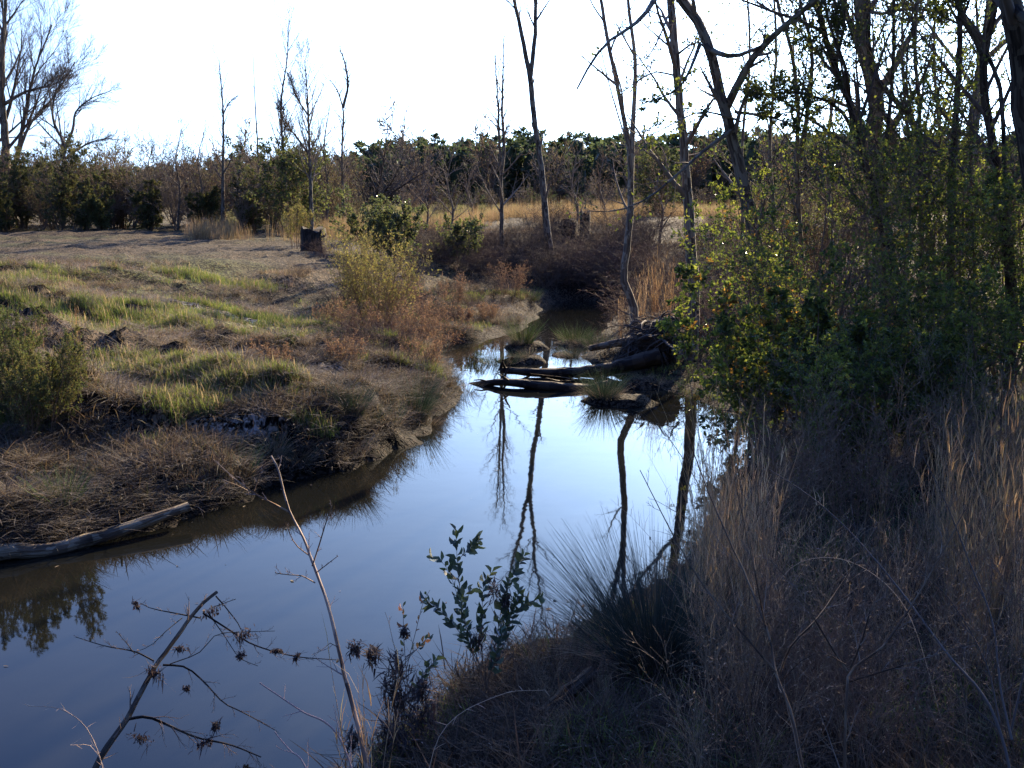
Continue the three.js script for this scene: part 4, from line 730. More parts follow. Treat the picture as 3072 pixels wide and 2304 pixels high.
stump('tallest of the old posts in the broomsedge past the forked tree', G(585, 34), 0.17, 0.85, 433, stumpBark, 'wooden_post');
stump('thick short old post beside the tallest one', G(569, 34), 0.27, 0.62, 434, stumpBark, 'wooden_post');
stump('slim leaning old post close to the forked tree', G(557, 33.5), 0.1, 0.7, 435, stumpBark, 'wooden_post');
stump('low sawn stub on the green shoulder of the bank', G(224, 14.4), 0.14, 0.2, 436);
stump('low sunken stub half buried in the thatch of the bank', G(268, 11.6), 0.13, 0.17, 437);

// --- bushes of the field bank
const YG = [[0.26, 0.24, 0.06], [0.2, 0.19, 0.05], [0.32, 0.26, 0.08], [0.15, 0.14, 0.045]], OL = [[0.07, 0.085, 0.03], [0.1, 0.11, 0.035], [0.055, 0.07, 0.025]];
shrub({ seed: 501, at: G(36, 9.0), h: 0.85, stems: 16, spread: 0.45, per: 9, size: 0.022, shape: 'narrow', mat: M.dryLeaf, cols: [[0.1, 0.12, 0.03], [0.13, 0.14, 0.035], [0.07, 0.085, 0.025], [0.17, 0.15, 0.05]], kids: [10, 6, 4], r: 0.008, minR: 0.0018, ratio: [0.42, 0.5, 0.5], angle: 0.6, up: 0.1, name: 'feathery_bush', label: 'feathery yellow-green bush above the pale log' });
shrub({ seed: 502, at: G(2, 9.4), h: 0.8, stems: 12, spread: 0.45, per: 8, size: 0.022, shape: 'narrow', mat: M.dryLeaf, cols: [[0.1, 0.12, 0.03], [0.07, 0.085, 0.025]], kids: [10, 6, 4], r: 0.008, minR: 0.0018, ratio: [0.42, 0.5, 0.5], angle: 0.6, up: 0.1, name: 'feathery_bush', label: 'feathery bush at the picture edge behind the pale log' });
shrub({ seed: 503, at: G(376, 17.0), h: 1.55, stems: 24, spread: 0.55, per: 1.8, size: 0.045, shape: 'narrow', mat: M.dryLeaf, cols: YG, kids: [9, 5, 3], r: 0.009, minR: 0.002, angle: 0.5, up: 0.08, twig: M.twigBrown, name: 'willowy_bush', label: 'tall yellow-green willowy bush on the bank above the creek bend' });
shrub({ seed: 504, at: G(350, 20), h: 1.35, stems: 10, spread: 0.3, per: 3, size: 0.04, shape: 'narrow', mat: M.dryLeaf, cols: YG, kids: [9, 5, 3], r: 0.009, minR: 0.002, angle: 0.5, up: 0.08, name: 'willowy_bush', label: 'yellow-green willowy bush between the broad stump and the creek' });
shrub({ seed: 505, at: G(296, 30), h: 1.2, stems: 8, spread: 0.35, per: 3, size: 0.05, shape: 'narrow', mat: M.dryLeaf, cols: YG, kids: [8, 5, 3], r: 0.01, minR: 0.003, angle: 0.5, up: 0.08, name: 'willowy_bush', label: 'yellow-tinged bush just beside the broad stump' });
shrub({ seed: 506, at: G(396, 27), h: 1.7, stems: 8, spread: 0.45, per: 5, size: 0.07, cols: OL, kids: [8, 6, 4], r: 0.014, minR: 0.004, label: 'dark green bush on the bank below the thorn tree' });
shrub({ seed: 507, at: G(372, 29), h: 1.5, stems: 7, spread: 0.45, per: 5, size: 0.07, cols: OL, kids: [8, 6, 4], r: 0.014, minR: 0.004, label: 'olive green bush at the foot of the thorn tree' });
shrub({ seed: 508, at: G(462, 29), h: 1.3, stems: 6, spread: 0.4, per: 4, size: 0.06, cols: [[0.12, 0.14, 0.035], ...OL], kids: [8, 6, 4], r: 0.012, minR: 0.004, label: 'small green bush on the dark slope before the dead sapling' });
shrub({ seed: 509, at: G(290, 41), h: 3.6, stems: 7, spread: 0.35, per: 4.5, size: 0.12, mat: M.dryLeaf, cols: [[0.12, 0.14, 0.035], [0.16, 0.17, 0.05], ...OL], kids: [8, 6, 4], r: 0.03, minR: 0.008, label: 'tall yellow-green leafy bush behind the straight slim tree' });
shrub({ seed: 510, at: G(660, 44), h: 2.6, stems: 7, spread: 0.4, per: 4, size: 0.12, mat: M.dryLeaf, cols: [[0.12, 0.13, 0.04], ...OL], kids: [8, 6, 4], r: 0.03, minR: 0.008, label: 'olive bush at the edge of the far meadow behind the two slender trunks' });
for (const [s, px, d, h, lab] of [[521, 60, 49, 4.3, 'dark cedar under the low forked tree in the hedge'], [522, 86, 49, 2.6, 'blackish round cedar in the hedge'], [523, 118, 53, 3.2, 'dark green cedar beside the round cedar'], [524, 26, 52, 3.9, 'green cedar between the big tree and the forked one'], [525, 252, 47, 3.4, 'dark green bush between the slim poles'], [526, 150, 50, 2.2, 'low dark evergreen at the hedge foot near the small bare tree'], [527, 205, 49, 2.4, 'low dark evergreen at the hedge foot behind the far stump'], [528, 5, 50, 2.5, 'low dark evergreen under the big many-forked tree'], [529, 100, 47.5, 1.8, 'lowest dark evergreen in front of the hedge']])
  shrub({ seed: s, at: G(px, d), h, stems: 6, spread: 0.3, per: 6, size: 0.13, shape: 'narrow', mat: M.dryLeaf, cols: [[0.055, 0.065, 0.022], [0.08, 0.085, 0.026], [0.11, 0.105, 0.032]], kids: [13, 5, 3], ratio: [0.26, 0.5, 0.5], r: 0.04, minR: 0.01, start: 0.05, name: 'cedar_bush', label: lab });
for (const [s, px, d, h, lab] of [[531, 440, 17.6, 0.75, 'reddish dead weeds hanging over the water at the creek bend'], [532, 415, 15.4, 0.65, 'rusty dead weeds above the shore before the bend'], [533, 392, 16.2, 0.8, 'brown dead weeds under the willowy bush'], [534, 490, 21.3, 0.42, 'orange-brown dead weeds on the point beside the green rush'], [535, 462, 20.6, 0.34, 'brown dead weeds at the back of the little bay'], [536, 270, 12.2, 0.35, 'low brown weeds on the bank above the dark hollow'], [537, 345, 13, 0.4, 'low brown dead weeds on the thatch slope'], [538, 428, 18.6, 0.8, 'tall brown weeds on the bank behind the creek bend'], [539, 404, 20.5, 0.9, 'tall straggling weeds beyond the willowy bush'], [540, 452, 22.4, 0.7, 'dead weeds on the low point of the upper creek'], [541, 510, 24.6, 0.8, 'dead weeds where the channel narrows'], [542, 360, 15.2, 0.6, 'brown weeds at the foot of the willowy bush'], [543, 425, 14.0, 0.5, 'brown weeds hanging over the shore by the tall rush'], [544, 330, 17.5, 0.5, 'brown weeds on the bank shoulder behind the willowy bush']])
  shrub({ seed: s, at: G(px, d), h, stems: 15, spread: 0.5, per: 1.8, size: 0.03, shape: 'narrow', mat: M.dryLeaf, cols: [[0.2, 0.115, 0.065], [0.26, 0.165, 0.09], [0.17, 0.115, 0.07]], kids: [7, 4, 2], r: 0.005, minR: 0.0015, angle: 0.6, up: 0.03, twig: M.twigRed, name: 'dead_weed', label: lab });

// ================================================================ DRY WEEDS AND BROOMSEDGE
function sedgeClump(n, h, spread, cols) {
  const o = new THREE.Group(), g = new Geo(), fl = new Geo(); o.name = 'broomsedge_clump';
  for (let k = 0; k < n; k++) {
    const a = R() * 6.28, L = h * rr(0.6, 1.08), lean = Math.abs(gauss()) * spread, dx = Math.cos(a), dz = Math.sin(a), pts = [], rad = [], p = V(dx * 0.05 * R(), -0.04, dz * 0.05 * R()); let an = lean * 0.4;
    g.col = fl.col = vary(cols[Math.floor(R() * cols.length)], 0.2);
    const m = 6; for (let i = 0; i <= m; i++) { pts.push(p.clone()); rad.push(0.0019 * (1 - 0.7 * i / m)); p.x += Math.sin(an) * dx * L / m; p.z += Math.sin(an) * dz * L / m; p.y += Math.cos(an) * L / m; an += lean * 0.3 + gauss() * 0.05; }
    g.tube(pts, rad, 3);
    for (let q = 0; q < 9; q++) { const t = rr(0.35, 0.98) * m, i = Math.min(m - 1, Math.floor(t)), b = pts[i].clone().lerp(pts[i + 1], t - i); fl.col = vary(cols[Math.floor(R() * cols.length)], 0.25); fl.blade(b, R() * 6.28, rr(0.1, 0.45), rr(0.05, 0.14), rr(0.002, 0.004), rr(0.2, 1.2), 2); }
    if (R() < 0.7) { fl.col = vary(cols[0], 0.2); fl.blade(pts[0].clone(), R() * 6.28, rr(0.1, 0.5), L * rr(0.25, 0.5), 0.003, rr(0.5, 1.8), 4); }
  }
  part(o, 'stem', g, M.wood, null, 'stuff'); part(o, 'sheath', fl, M.blade, null, 'stuff');
  return o;
}
setSeed(601);
const TAN = [[0.42, 0.28, 0.14], [0.36, 0.23, 0.11], [0.5, 0.36, 0.2]];
const sedgeKinds = [sedgeClump(26, 1.15, 0.3, TAN), sedgeClump(34, 1.2, 0.22, ORANGE), sedgeClump(16, 0.95, 0.45, TAN), sedgeClump(9, 0.9, 0.25, ORANGE)];
function setSedge(px, d, s, k, label, group) { const o = copyOf(sedgeKinds[k], label, 'broomsedge', group); o.position.copy(G(px, d)); o.rotation.y = R() * 6.28; o.scale.setScalar(s); return o; }
for (const [px, d, s, k] of [[705, 5.3, 0.95, 0], [722, 5.0, 1.05, 0], [738, 5.2, 1.0, 0], [715, 4.7, 0.9, 2], [752, 5.0, 1.0, 0], [742, 4.6, 0.95, 2], [728, 5.6, 1.1, 0], [700, 4.9, 1.1, 0], [712, 5.7, 1.2, 1], [760, 5.5, 1.15, 0], [690, 5.6, 1.0, 2], [748, 4.2, 0.9, 2]]) setSedge(px, d, s, k, 'tan broomsedge clump in the stand beside the large dark rush', 'broomsedge stand beside the dark rush');
for (const [px, d, s, k] of [[965, 4.9, 1.05, 1], [952, 5.4, 1.0, 1], [978, 4.5, 0.95, 1], [1000, 5.2, 1.1, 1], [935, 5.9, 1.0, 0], [1020, 4.6, 1.1, 0], [900, 5.2, 0.8, 2]]) setSedge(px, d, s, k, 'rust-orange broomsedge clump among the bare stems before the thicket', 'orange broomsedge before the thicket');
setSedge(1012, 6.2, 1.05, 1, 'orange broomsedge clump by the frame edge under the black trunk');
setSedge(880, 6.4, 0.85, 3, 'single thin orange broomsedge below the low evergreen shrub');
for (const [px, d, s, k] of [[28, 11.3, 0.75, 3], [44, 11.5, 0.8, 3], [78, 11.8, 0.62, 3]]) setSedge(px, d, s, k, 'thin orange broomsedge plume standing behind the feathery bush', 'plumes behind the feathery bush');
for (const [px, d, s, k] of [[655, 17, 1.1, 1], [642, 17.6, 1.15, 0], [668, 17.4, 1.1, 1], [620, 18.4, 0.8, 0]]) setSedge(px, d, s, k, 'broomsedge clump on the bank behind the crooked slender trunk', 'broomsedge behind the crooked trunk');
setSedge(369, 3.2, 1.2, 3, 'single feathery broomsedge stalk beside the pink-grey sapling');
setSedge(352, 2.95, 0.5, 3, 'short broomsedge stalk at the foot of the pink-grey sapling');
// arching dead stems
function arch(label, ctrl, r, s, col = [0.4, 0.28, 0.18]) { setSeed(s); const b = ctrl[0].clone(), root = thing('dead_grass_stalk', label, 'grass stalk', b), g = new Geo(), f = new Geo(); g.col = col; const { pts } = stem(g, ctrl, r, r * 0.3, { step: 0.05 }); for (let k = 6; k < pts.length; k++) { f.col = vary(col, 0.2); f.blade(pts[k].clone(), R() * 6.28, rr(0.5, 2), rr(0.02, 0.06), 0.0025, rr(-0.5, 0.8), 2); } part(root, 'stem', g, M.wood, b); part(root, 'seed_fluff', f, M.blade, b, 'stuff'); }
arch('arching dead grass stalk over the water beside the drowned branch', [L0(112, 3.2, 0.42), W(100, 758, 3.3), W(84, 725, 3.4), W(60, 709, 3.5), W(28, 706, 3.6)], 0.003, 611);
arch('dead stalk bending low at the frame edge by the drowned branch', [L0(125, 3.3, 0.3), W(95, 750, 3.4), W(70, 745, 3.5)], 0.0025, 612);
arch('pale arching grass stalk in front of the rotten log piece', [G(420, 3.1), W(440, 735, 3.3), W(500, 695, 3.5), W(545, 690, 3.7)], 0.0025, 613);
arch('golden arching stalk bowed among the bare stems', [G(945, 4.0), W(900, 600, 4.0), W(845, 560, 4.0), W(800, 562, 4.0), W(775, 585, 4.0)], 0.003, 614, [0.5, 0.36, 0.2]);

// fine dry weeds
setSeed(651);
const weedTan = std(C(0.22, 0.165, 0.1));
const weedKinds = [0, 1, 2, 3, 4].map((k) => {
  const o = new THREE.Group(), g = new Geo(), f = new Geo(), tips = []; o.name = 'dry_weed';
  for (let s = 0; s < 5 + k; s++) { const a = R() * 6.28; grow(g, V(gauss() * 0.06, -0.04, gauss() * 0.06), V(Math.cos(a) * 0.25, 1, Math.sin(a) * 0.25), rr(0.55, 1.05), 0.0032, 0, { levels: 2, kids: [9, 5], ratio: [0.34, 0.5], angle: 0.7, wiggle: 0.1, up: 0.03, minR: 0.0011, tips, start: 0.35, sides: 3, segs: [5, 3, 1] }); }
  for (const [p, d, s, c] of alongTips(tips, k % 2 ? 0.9 : 0.5, 0.013, [[0.28, 0.22, 0.15], [0.22, 0.17, 0.12], [0.34, 0.27, 0.18]])) { f.col = c; f.ribbon([p, p.clone().addScaledVector(d, s)], [s * 0.3, s * 0.12], perp(d, R() * 6)); }
  part(o, 'stem', g, [M.twigBrown, weedTan, M.twigRed, weedTan, M.twigBrown][k]); part(o, 'seed_head', f, M.dryLeaf, null, 'stuff');
  return o;
});
const weedSpots = []; for (let k = 0; k < 85; k++) { const d = Math.exp(rr(Math.log(3.4), Math.log(10))), px = rr(lerp(690, 790, ss(4, 9, d)), 1075); weedSpots.push([px, d]); }
weedSpots.forEach(([px, d], i) => { const k = i % 5, p = G(px, d); if (land(p.x, p.z).s < 0.25) return; const o = copyOf(weedKinds[k], ['brown', 'grey', 'reddish', 'thin grey', 'thin brown'][k] + ' dry seeded weed in the tangle below the evergreen thicket', 'dry weed', 'dry weeds of the near bank: ' + ['brown', 'grey', 'reddish', 'thin grey', 'thin brown'][k]); o.position.copy(p); o.rotation.y = R() * 6.28; o.scale.setScalar(rr(0.65, 1.15) * (d > 6 ? 1.1 : 0.9)); });
for (let k = 0; k < 22; k++) { const px = rr(400, 700), d = rr(3.1, 4.9), p = G(px, d); if (land(p.x, p.z).s < 0.12) continue; const o = copyOf(weedKinds[k % 5], ['brown', 'grey', 'reddish', 'thin grey', 'thin brown'][k % 5] + ' short dry weed on the open point of the near bank', 'dry weed', 'short weeds on the point: ' + ['brown', 'grey', 'reddish', 'thin grey', 'thin brown'][k % 5]); o.position.copy(p); o.rotation.y = R() * 6.28; o.scale.setScalar(rr(0.22, 0.42)); }

// ================================================================ CLOSE TO THE CAMERA
// a bare woody plant drawn stem by stem
function woody(t) {
  setSeed(t.seed);
  const ctrl = t.stems.map(([pts, r0, r1, o]) => [pts.map((p) => p.isVector3 ? p : W(...p)), r0, r1, o]), b = ctrl[0][0][0].clone(), root = thing(t.name, t.label, t.category, b), tips = [], boughs = [];
  ctrl.forEach(([pts, r0, r1, o], k) => {
    const g = new Geo(), tw = new Geo();
    stem(g, pts, r0, r1, { step: 0.05, levels: 2, kids: t.kids ?? [5, 3], ratio: [0.16, 0.45], angle: 0.8, wiggle: 0.16, up: 0.06, minR: t.minR ?? 0.0012, start: 0.15, tips, sides: 4, into: tw, ...o }, 0.04);
    const bough = part(root, k ? 'branch' : 'stem', g, t.mat, b); boughs.push(bough); if (!tw.empty) part(bough, 'twig', tw, t.twig ?? t.mat, b, 'stuff');
  });
  return { root, b, tips, boughs };
}
woody({ seed: 701, name: 'bare_sapling', category: 'sapling', label: 'pink-grey bare sapling leaning out over the near water', mat: std(C(0.42, 0.29, 0.22), { map: barkTex, bumpMap: barkBump, bumpScale: 0.004, roughness: 0.7 }), twig: std(C(0.26, 0.2, 0.17)), kids: [4, 3], stems: [
  [[G(385, 3.0), [366, 765, 3.15], [342, 665, 3.4], [328, 605, 3.6], [314, 566, 3.75], [302, 535, 3.9], [289, 510, 4.0], [276, 464, 4.2], [271, 456, 4.22]], 0.0115, 0.004, { kids: [7, 3], ratio: [0.07, 0.5] }],
  [[[312, 566, 3.75], [318, 548, 3.74], [324, 528, 3.72], [332, 505, 3.7]], 0.004, 0.0022, { kids: [5, 2], ratio: [0.22, 0.5] }], [[[316, 573, 3.7], [325, 566, 3.65], [338, 556, 3.6]], 0.0026, 0.0014],
  [[[315, 583, 3.68], [302, 576, 3.65], [290, 575, 3.6], [275, 573, 3.55]], 0.0032, 0.0015, { kids: [6, 3], ratio: [0.25, 0.5] }], [[[310, 556, 3.8], [296, 545, 3.8], [284, 520, 3.8]], 0.003, 0.0014],
  [[[291, 513, 4.0], [272, 503, 4.0], [254, 493, 4.0], [234, 478, 4.0], [213, 459, 4.0]], 0.005, 0.002, { kids: [5, 2] }], [[[254, 491, 4.0], [260, 474, 4.05], [268, 455, 4.1]], 0.003, 0.0018], [[[250, 492, 4.0], [236, 485, 3.95], [222, 480, 3.9]], 0.003, 0.0014],
  [[[345, 680, 3.35], [334, 642, 3.3], [322, 650, 3.25], [312, 655, 3.2]], 0.0025, 0.0012]] });
woody({ seed: 702, name: 'bare_sapling', category: 'sapling', label: 'low pale bare shoot slanting out under the pink-grey sapling', mat: std(C(0.34, 0.24, 0.195), { roughness: 0.7 }), kids: [5, 2], stems: [[[G(392, 2.95), [341, 740, 3.25], [300, 710, 3.5], [260, 683, 3.7]], 0.006, 0.003, { ratio: [0.1, 0.5] }]] });
woody({ seed: 703, name: 'bare_sapling', category: 'sapling', label: 'lowest pale shoot at the frame bottom beside the drowned branch', mat: std(C(0.34, 0.24, 0.195), { roughness: 0.7 }), kids: [4, 2], stems: [[[G(370, 2.6), [306, 768, 3.0], [290, 750, 3.15], [275, 732, 3.25]], 0.005, 0.0025, { ratio: [0.12, 0.5] }]] });

// drowned branch with drift caught in it
{
  const { root, b } = woody({ seed: 710, name: 'drowned_branch', category: 'branch', label: 'dead branch rising out of the near water hung with drift', mat: M.barkDark, twig: M.twigBrown, minR: 0.001, kids: [7, 4], stems: [
    [[L0(78, 4.1, -0.25), [95, 768, 4.15], [128, 717, 4.35], [152, 672, 4.6], [182, 630, 4.85], [200, 606, 5.0], [217, 592, 5.1]], 0.017, 0.009, { kids: [6, 4], ratio: [0.14, 0.5] }],
    [[[129, 719, 4.35], [148, 717, 4.3], [170, 726, 4.3], [196, 737, 4.3], [231, 745, 4.3], [261, 757, 4.25]], 0.008, 0.003, { kids: [12, 5], ratio: [0.22, 0.5], up: -0.08 }],
    [[[163, 665, 4.6], [185, 667, 4.6], [201, 679, 4.6], [224, 703, 4.55], [242, 712, 4.5], [275, 730, 4.4]], 0.006, 0.002, { kids: [10, 4], up: -0.06 }],
    [[[154, 661, 4.6], [136, 652, 4.65], [105, 646, 4.7], [76, 637, 4.75]], 0.005, 0.0018, { kids: [9, 4] }],
    [[[200, 618, 4.95], [174, 613, 4.95], [150, 608, 4.95], [140, 603, 4.95]], 0.005, 0.002, { kids: [7, 4] }],
    [[[203, 613, 4.95], [231, 631, 4.9], [250, 643, 4.85], [293, 656, 4.7], [336, 660, 4.6]], 0.006, 0.0022, { kids: [12, 4] }],
    [[[216, 596, 5.1], [228, 610, 5.0], [242, 632, 4.9], [240, 650, 4.85]], 0.005, 0.002, { kids: [6, 4] }],
    [[[208, 612, 5.0], [226, 638, 4.85], [240, 658, 4.8], [258, 666, 4.75]], 0.004, 0.0015, { kids: [8, 4] }],
    [[[211, 608, 5.0], [222, 604, 5.0], [236, 599, 5.0]], 0.003, 0.0015], [[[135, 654, 4.65], [128, 645, 4.65], [116, 631, 4.65]], 0.002, 0.001],
    [[[170, 664, 4.6], [200, 652, 4.7], [216, 635, 4.75], [245, 632, 4.8], [275, 631, 4.8]], 0.003, 0.0015], [[[182, 618, 4.95], [165, 632, 4.8], [150, 646, 4.7], [135, 652, 4.65]], 0.003, 0.0015]] });
  setSeed(711);
  for (const [px, py, d, r] of [[154, 671, 4.55, 0.05], [244, 634, 4.85, 0.042], [211, 611, 4.98, 0.035], [136, 604, 4.95, 0.026], [180, 648, 4.72, 0.026], [187, 688, 4.55, 0.022], [296, 657, 4.7, 0.024], [216, 725, 4.35, 0.034], [140, 738, 4.25, 0.034], [240, 655, 4.8, 0.024], [276, 650, 4.75, 0.015], [205, 742, 4.3, 0.035]]) {
    const c = W(px, py, d), g = new Geo(), long = rr(0.4, 1.6), tilt = gauss() * 0.8;
    for (let k = 0; k < 90; k++) { g.col = vary([[0.05, 0.035, 0.028], [0.08, 0.052, 0.04], [0.035, 0.026, 0.024]][Math.floor(R() * 3)], 0.3); const u = gauss() * r * long; g.blade(c.clone().add(V(u, gauss() * r * 0.45 + u * tilt, gauss() * r * 0.5)), R() * 6.28, k % 3 ? rr(1.9, 3.1) : rr(0.6, 2.2), (k % 11 ? rr(0.25, 1.0) : rr(1, 2.6)) * r, rr(0.0018, 0.007), gauss() * 1.2, 3); if (k % 7 === 0) { const dl = V(gauss(), gauss() - 0.4, gauss()).normalize(); g.leaf(c.clone().add(V(gauss() * r * long * 0.8, gauss() * r * 0.5, gauss() * r * 0.5)), dl, perp(dl, R() * 6), rr(0.012, 0.034), rr(0.006, 0.018), rr(-0.5, 0.7)); } }
    part(root, 'caught_drift', g, M.dryLeaf, b, 'stuff');
  }
}

// leafy sapling: every leaf a part
const leafMats = [C(0.05, 0.076, 0.028), C(0.066, 0.095, 0.033), C(0.04, 0.06, 0.026), C(0.1, 0.125, 0.036)].map((c) => new THREE.MeshPhysicalMaterial({ color: c, roughness: 1, transmission: 0.25, thickness: 0, clearcoat: 0.4, clearcoatRoughness: 0.35, side: THREE.DoubleSide }));
const rustMats = [C(0.42, 0.2, 0.05), C(0.3, 0.13, 0.05), C(0.12, 0.13, 0.04)].map((c) => new THREE.MeshPhysicalMaterial({ color: c, roughness: 1, transmission: 0.4, thickness: 0, side: THREE.DoubleSide }));
const bigLeaf = [[0.5, 0.25], [0.42, 0.1], [0.58, 0.4], [0.36, 0.65], [0.5, -0.3], [0.46, 0.5]].map(([w, f]) => leafGeometry(1, w, f));
function leaves(root, b, spots, mats) {
  const z = V(0, 0, 1), q2 = new THREE.Quaternion();
  for (const [p, d, s] of spots) { const m = new THREE.Mesh(bigLeaf[Math.floor(R() * 6)], mats[Math.floor(R() * mats.length)]); m.name = 'leaf'; m.position.copy(p).sub(b); m.quaternion.setFromUnitVectors(z, d).multiply(q2.setFromAxisAngle(z, R() * 6.28)); m.scale.set(s * rr(0.75, 1.25), s * rr(0.7, 1.3), s); root.add(m); }
}
function alongStem(ctrl, n, size, t0 = 0.15) {
  const c = new THREE.CatmullRomCurve3(ctrl.map((p) => p.isVector3 ? p : W(...p)), false, 'centripetal'), out = []; let az = R() * 6;
  for (let k = 0; k < n; k++) { const t = lerp(t0, 1, (k + R()) / n), p = c.getPointAt(t), d0 = c.getTangentAt(t); az += 2.4; const an = rr(0.5, 1.2), d = d0.clone().multiplyScalar(Math.cos(an)).addScaledVector(perp(d0, az), Math.sin(an)); d.y += 0.1; out.push([p, d.normalize(), size * rr(0.65, 1.2)]); }
  return out;
}
{
  const base = G(487, 4.75), st = [
    [[base, [478, 660, 4.85], [466, 625, 4.95], [458, 570, 5.05], [456, 530, 5.15]], 0.004, 0.0014], [[[466, 625, 4.95], [450, 575, 5.0], [440, 560, 5.0], [430, 557, 5.0]], 0.002, 0.001], [[[458, 560, 5.05], [470, 548, 5.05], [480, 540, 5.05]], 0.002, 0.001],
    [[[487, 690, 4.8], [496, 640, 4.85], [506, 590, 4.95], [516, 568, 5.0], [524, 556, 5.0]], 0.004, 0.0014], [[[480, 665, 4.85], [465, 640, 4.85], [445, 615, 4.85], [424, 598, 4.85]], 0.003, 0.0012], [[[482, 665, 4.85], [482, 620, 4.9], [484, 585, 4.95], [492, 572, 5.0]], 0.003, 0.0012],
    [[[495, 645, 4.85], [512, 612, 4.9], [520, 590, 4.9]], 0.0025, 0.001], [[[500, 640, 4.85], [520, 610, 4.85], [538, 598, 4.85]], 0.0025, 0.001], [[[478, 670, 4.85], [470, 645, 4.8], [462, 600, 4.8], [472, 588, 4.8]], 0.0025, 0.001], [[[488, 680, 4.75], [495, 660, 4.7], [503, 630, 4.7]], 0.0025, 0.001]];
  const { root, b, boughs } = woody({ seed: 720, name: 'leafy_sapling', category: 'sapling', label: 'small leafy green sapling standing dark against the near water', mat: M.twigBrown, stems: st.map((s) => [...s, { kids: [0, 0] }]) });
  setSeed(721); st.forEach(([p], k) => leaves(boughs[k], b, alongStem(p, [38, 20, 15, 38, 32, 34, 30, 20, 32, 26][k], 0.062, k === 0 || k === 3 ? 0.4 : 0.2), leafMats));
  for (const [px, py, d, r] of [[494, 590, 4.9, 0.05], [506, 600, 4.9, 0.045], [478, 640, 4.8, 0.06], [495, 655, 4.8, 0.05]]) { const c = W(px, py, d), g = new Geo(); for (let k = 0; k < 110; k++) { g.col = vary([[0.06, 0.042, 0.032], [0.09, 0.06, 0.045], [0.035, 0.026, 0.024]][Math.floor(R() * 3)], 0.3); g.blade(c.clone().add(V(gauss() * r * 0.5, gauss() * r, gauss() * r * 0.5)), R() * 6.28, rr(0.8, 3.1), rr(0.4, 1.4) * r, rr(0.003, 0.008), gauss() * 1.2, 2); } part(root, 'caught_drift', g, M.dryLeaf, b, 'stuff'); }
}
{
  const base = G(415, 4.3), st = [[[base, [408, 690, 4.45], [404, 640, 4.6], [403, 605, 4.7]], 0.0035, 0.0014], [[[408, 695, 4.45], [395, 650, 4.5], [388, 620, 4.5], [385, 612, 4.5]], 0.0025, 0.001], [[[406, 670, 4.5], [416, 630, 4.6], [424, 600, 4.65], [430, 590, 4.65]], 0.0025, 0.001], [[[406, 660, 4.5], [418, 648, 4.5], [428, 637, 4.5]], 0.0025, 0.001], [[[402, 690, 4.4], [380, 660, 4.35], [360, 648, 4.3], [346, 642, 4.3]], 0.003, 0.0012], [[[410, 700, 4.4], [425, 672, 4.4], [436, 660, 4.4]], 0.0025, 0.001]];
  const { root, b, boughs } = woody({ seed: 730, name: 'leafy_sapling', category: 'sapling', label: 'drift-clogged sapling with a few orange leaves beside the green one', mat: M.twigBrown, stems: st.map((s) => [...s, { kids: [3, 2] }]) });
  setSeed(731); leaves(boughs[0], b, alongStem(st[0][0], 10, 0.042, 0.7), rustMats); leaves(boughs[2], b, alongStem(st[2][0], 7, 0.036, 0.4), rustMats); leaves(boughs[3], b, alongStem(st[3][0], 8, 0.04, 0.4), rustMats); leaves(boughs[5], b, alongStem(st[5][0], 18, 0.05, 0.2), leafMats); leaves(boughs[3], b, alongStem(st[3][0], 6, 0.04), leafMats);
  for (const [px, py, d, r] of [[372, 655, 4.35, 0.055], [355, 648, 4.3, 0.04], [397, 668, 4.45, 0.085], [404, 700, 4.4, 0.11], [392, 690, 4.4, 0.08], [386, 735, 4.3, 0.08], [405, 735, 4.25, 0.1], [424, 715, 4.3, 0.09], [404, 632, 4.6, 0.03], [352, 740, 4.1, 0.05], [420, 690, 4.35, 0.06]]) { const c = W(px, py, d), g = new Geo(); for (let k = 0; k < 130; k++) { g.col = vary([[0.05, 0.035, 0.028], [0.08, 0.052, 0.04], [0.035, 0.026, 0.024]][Math.floor(R() * 3)], 0.3); g.blade(c.clone().add(V(gauss() * r * 0.5, gauss() * r * 0.8, gauss() * r * 0.5)), R() * 6.28, rr(0.8, 3.1), rr(0.35, 1.2) * r, rr(0.004, 0.011), gauss() * 1.2, 2); } part(root, 'caught_drift', g, M.dryLeaf, b, 'stuff'); }
}
// bare shrubs in front of the thicket
const grayStem = std(C(0.21, 0.15, 0.105), { map: barkTex, bumpMap: barkBump, bumpScale: 0.004, roughness: 0.85 });
const bareK = [6, 3];
woody({ seed: 740, name: 'bare_shrub', category: 'shrub', label: 'bare grey shrub fanning from the frame bottom before the broomsedge stand', mat: grayStem, twig: M.twigGrey, kids: bareK, stems: [
  [[G(822, 3.0), [791, 713, 3.25], [776, 674, 3.4], [770, 640, 3.55], [745, 574, 3.8], [729, 540, 3.9], [700, 470, 4.1], [683, 420, 4.2]], 0.008, 0.002], [[[776, 672, 3.4], [748, 640, 3.5], [721, 608, 3.6], [700, 580, 3.7], [676, 540, 3.8], [640, 470, 4]], 0.005, 0.0018], [[[780, 672, 3.4], [791, 646, 3.4], [816, 620, 3.45], [831, 600, 3.5], [853, 566, 3.55], [880, 520, 3.6]], 0.005, 0.0018], [[[783, 680, 3.35], [800, 662, 3.3], [815, 654, 3.3]], 0.0025, 0.0012], [[[765, 625, 3.6], [752, 560, 3.6], [735, 480, 3.65], [722, 410, 3.7]], 0.004, 0.0016]] });
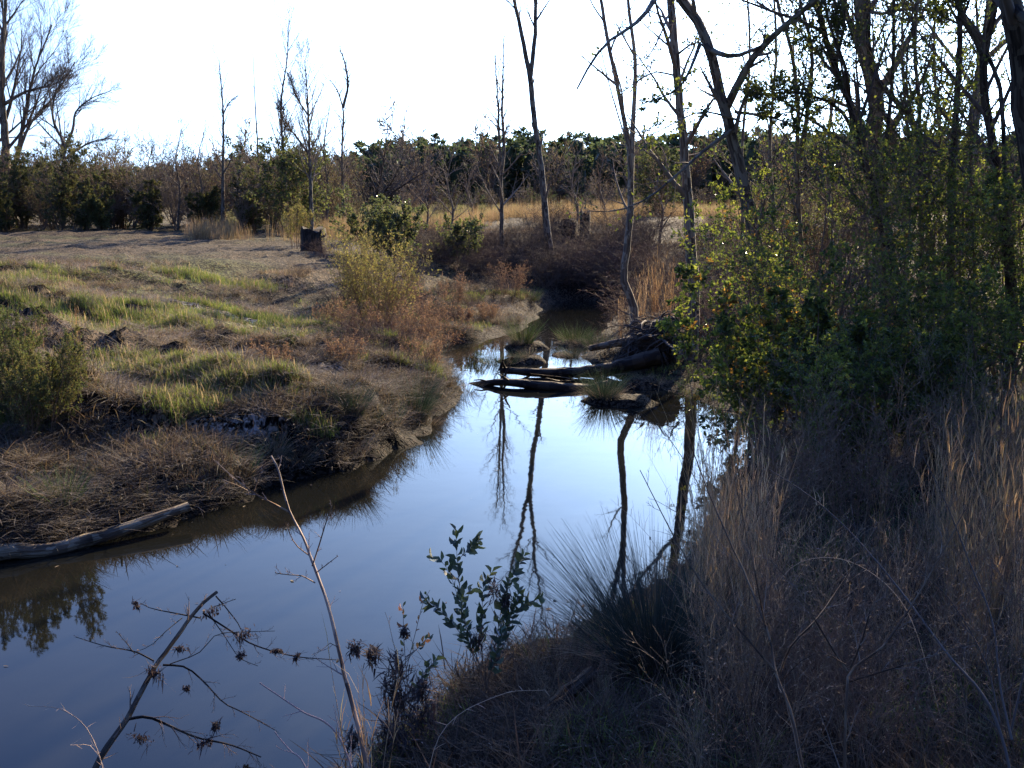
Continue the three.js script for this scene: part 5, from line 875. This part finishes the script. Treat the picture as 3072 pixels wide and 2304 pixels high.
woody({ seed: 741, name: 'bare_shrub', category: 'shrub', label: 'bare grey shrub branching low in the middle of the dry tangle', mat: grayStem, twig: M.twigGrey, kids: bareK, stems: [
  [[G(842, 2.9), [847, 690, 3.15], [850, 672, 3.2], [884, 645, 3.3], [914, 601, 3.4], [938, 560, 3.5], [965, 510, 3.6]], 0.0075, 0.002], [[[848, 682, 3.2], [895, 668, 3.1], [938, 654, 3.1], [985, 640, 3.1]], 0.004, 0.0015], [[[848, 672, 3.2], [831, 646, 3.3], [812, 615, 3.35], [794, 586, 3.4], [770, 560, 3.5]], 0.005, 0.0018], [[[850, 668, 3.2], [862, 640, 3.25], [870, 610, 3.3], [882, 588, 3.35], [890, 545, 3.4]], 0.0045, 0.0016], [[[846, 665, 3.2], [828, 655, 3.15], [800, 648, 3.1]], 0.003, 0.0014]] });
woody({ seed: 742, name: 'bare_shrub', category: 'shrub', label: 'dark bare shrub with long stems slanting up from the frame corner', mat: M.twigDark, kids: bareK, stems: [
  [[G(1030, 2.9), [993, 713, 3.2], [945, 651, 3.5], [899, 589, 3.8], [853, 535, 4.0], [815, 500, 4.1], [770, 470, 4.2]], 0.007, 0.002], [[[1012, 740, 3.05], [1001, 690, 3.2], [992, 620, 3.4], [968, 558, 3.6], [945, 500, 3.7], [920, 450, 3.8]], 0.006, 0.0018], [[[1000, 722, 3.15], [985, 660, 3.3], [950, 600, 3.4], [920, 570, 3.4]], 0.004, 0.0015], [[[1010, 735, 3.1], [1030, 640, 3.2], [1040, 560, 3.3]], 0.005, 0.002]] });
woody({ seed: 743, name: 'bare_shrub', category: 'shrub', label: 'thin bare shrub reaching across the pale water behind the broomsedge', mat: grayStem, twig: M.twigGrey, kids: [6, 3], stems: [[[G(735, 6.2), [715, 520, 6.2], [690, 470, 6.2], [660, 425, 6.2], [645, 400, 6.2]], 0.006, 0.002], [[[720, 530, 6.2], [700, 440, 6.2], [688, 370, 6.2], [684, 340, 6.2]], 0.005, 0.0018], [[[722, 540, 6.2], [690, 520, 6.1], [655, 500, 6.0]], 0.004, 0.0015]] });
woody({ seed: 744, name: 'bare_shrub', category: 'shrub', label: 'thin bare shrub before the low evergreen on the weedy bank', mat: grayStem, twig: M.twigGrey, kids: [7, 3], stems: [[[G(905, 6.5), [910, 440, 6.5], [900, 400, 6.5], [890, 360, 6.5]], 0.007, 0.002], [[[907, 460, 6.5], [930, 420, 6.4], [955, 395, 6.4]], 0.005, 0.0018], [[[906, 455, 6.5], [880, 420, 6.5], [850, 400, 6.5]], 0.005, 0.0018]] });

scene.traverse((o) => { if (o.isMesh) { o.castShadow = true; o.receiveShadow = true; } });
renderer.render(scene, camera);
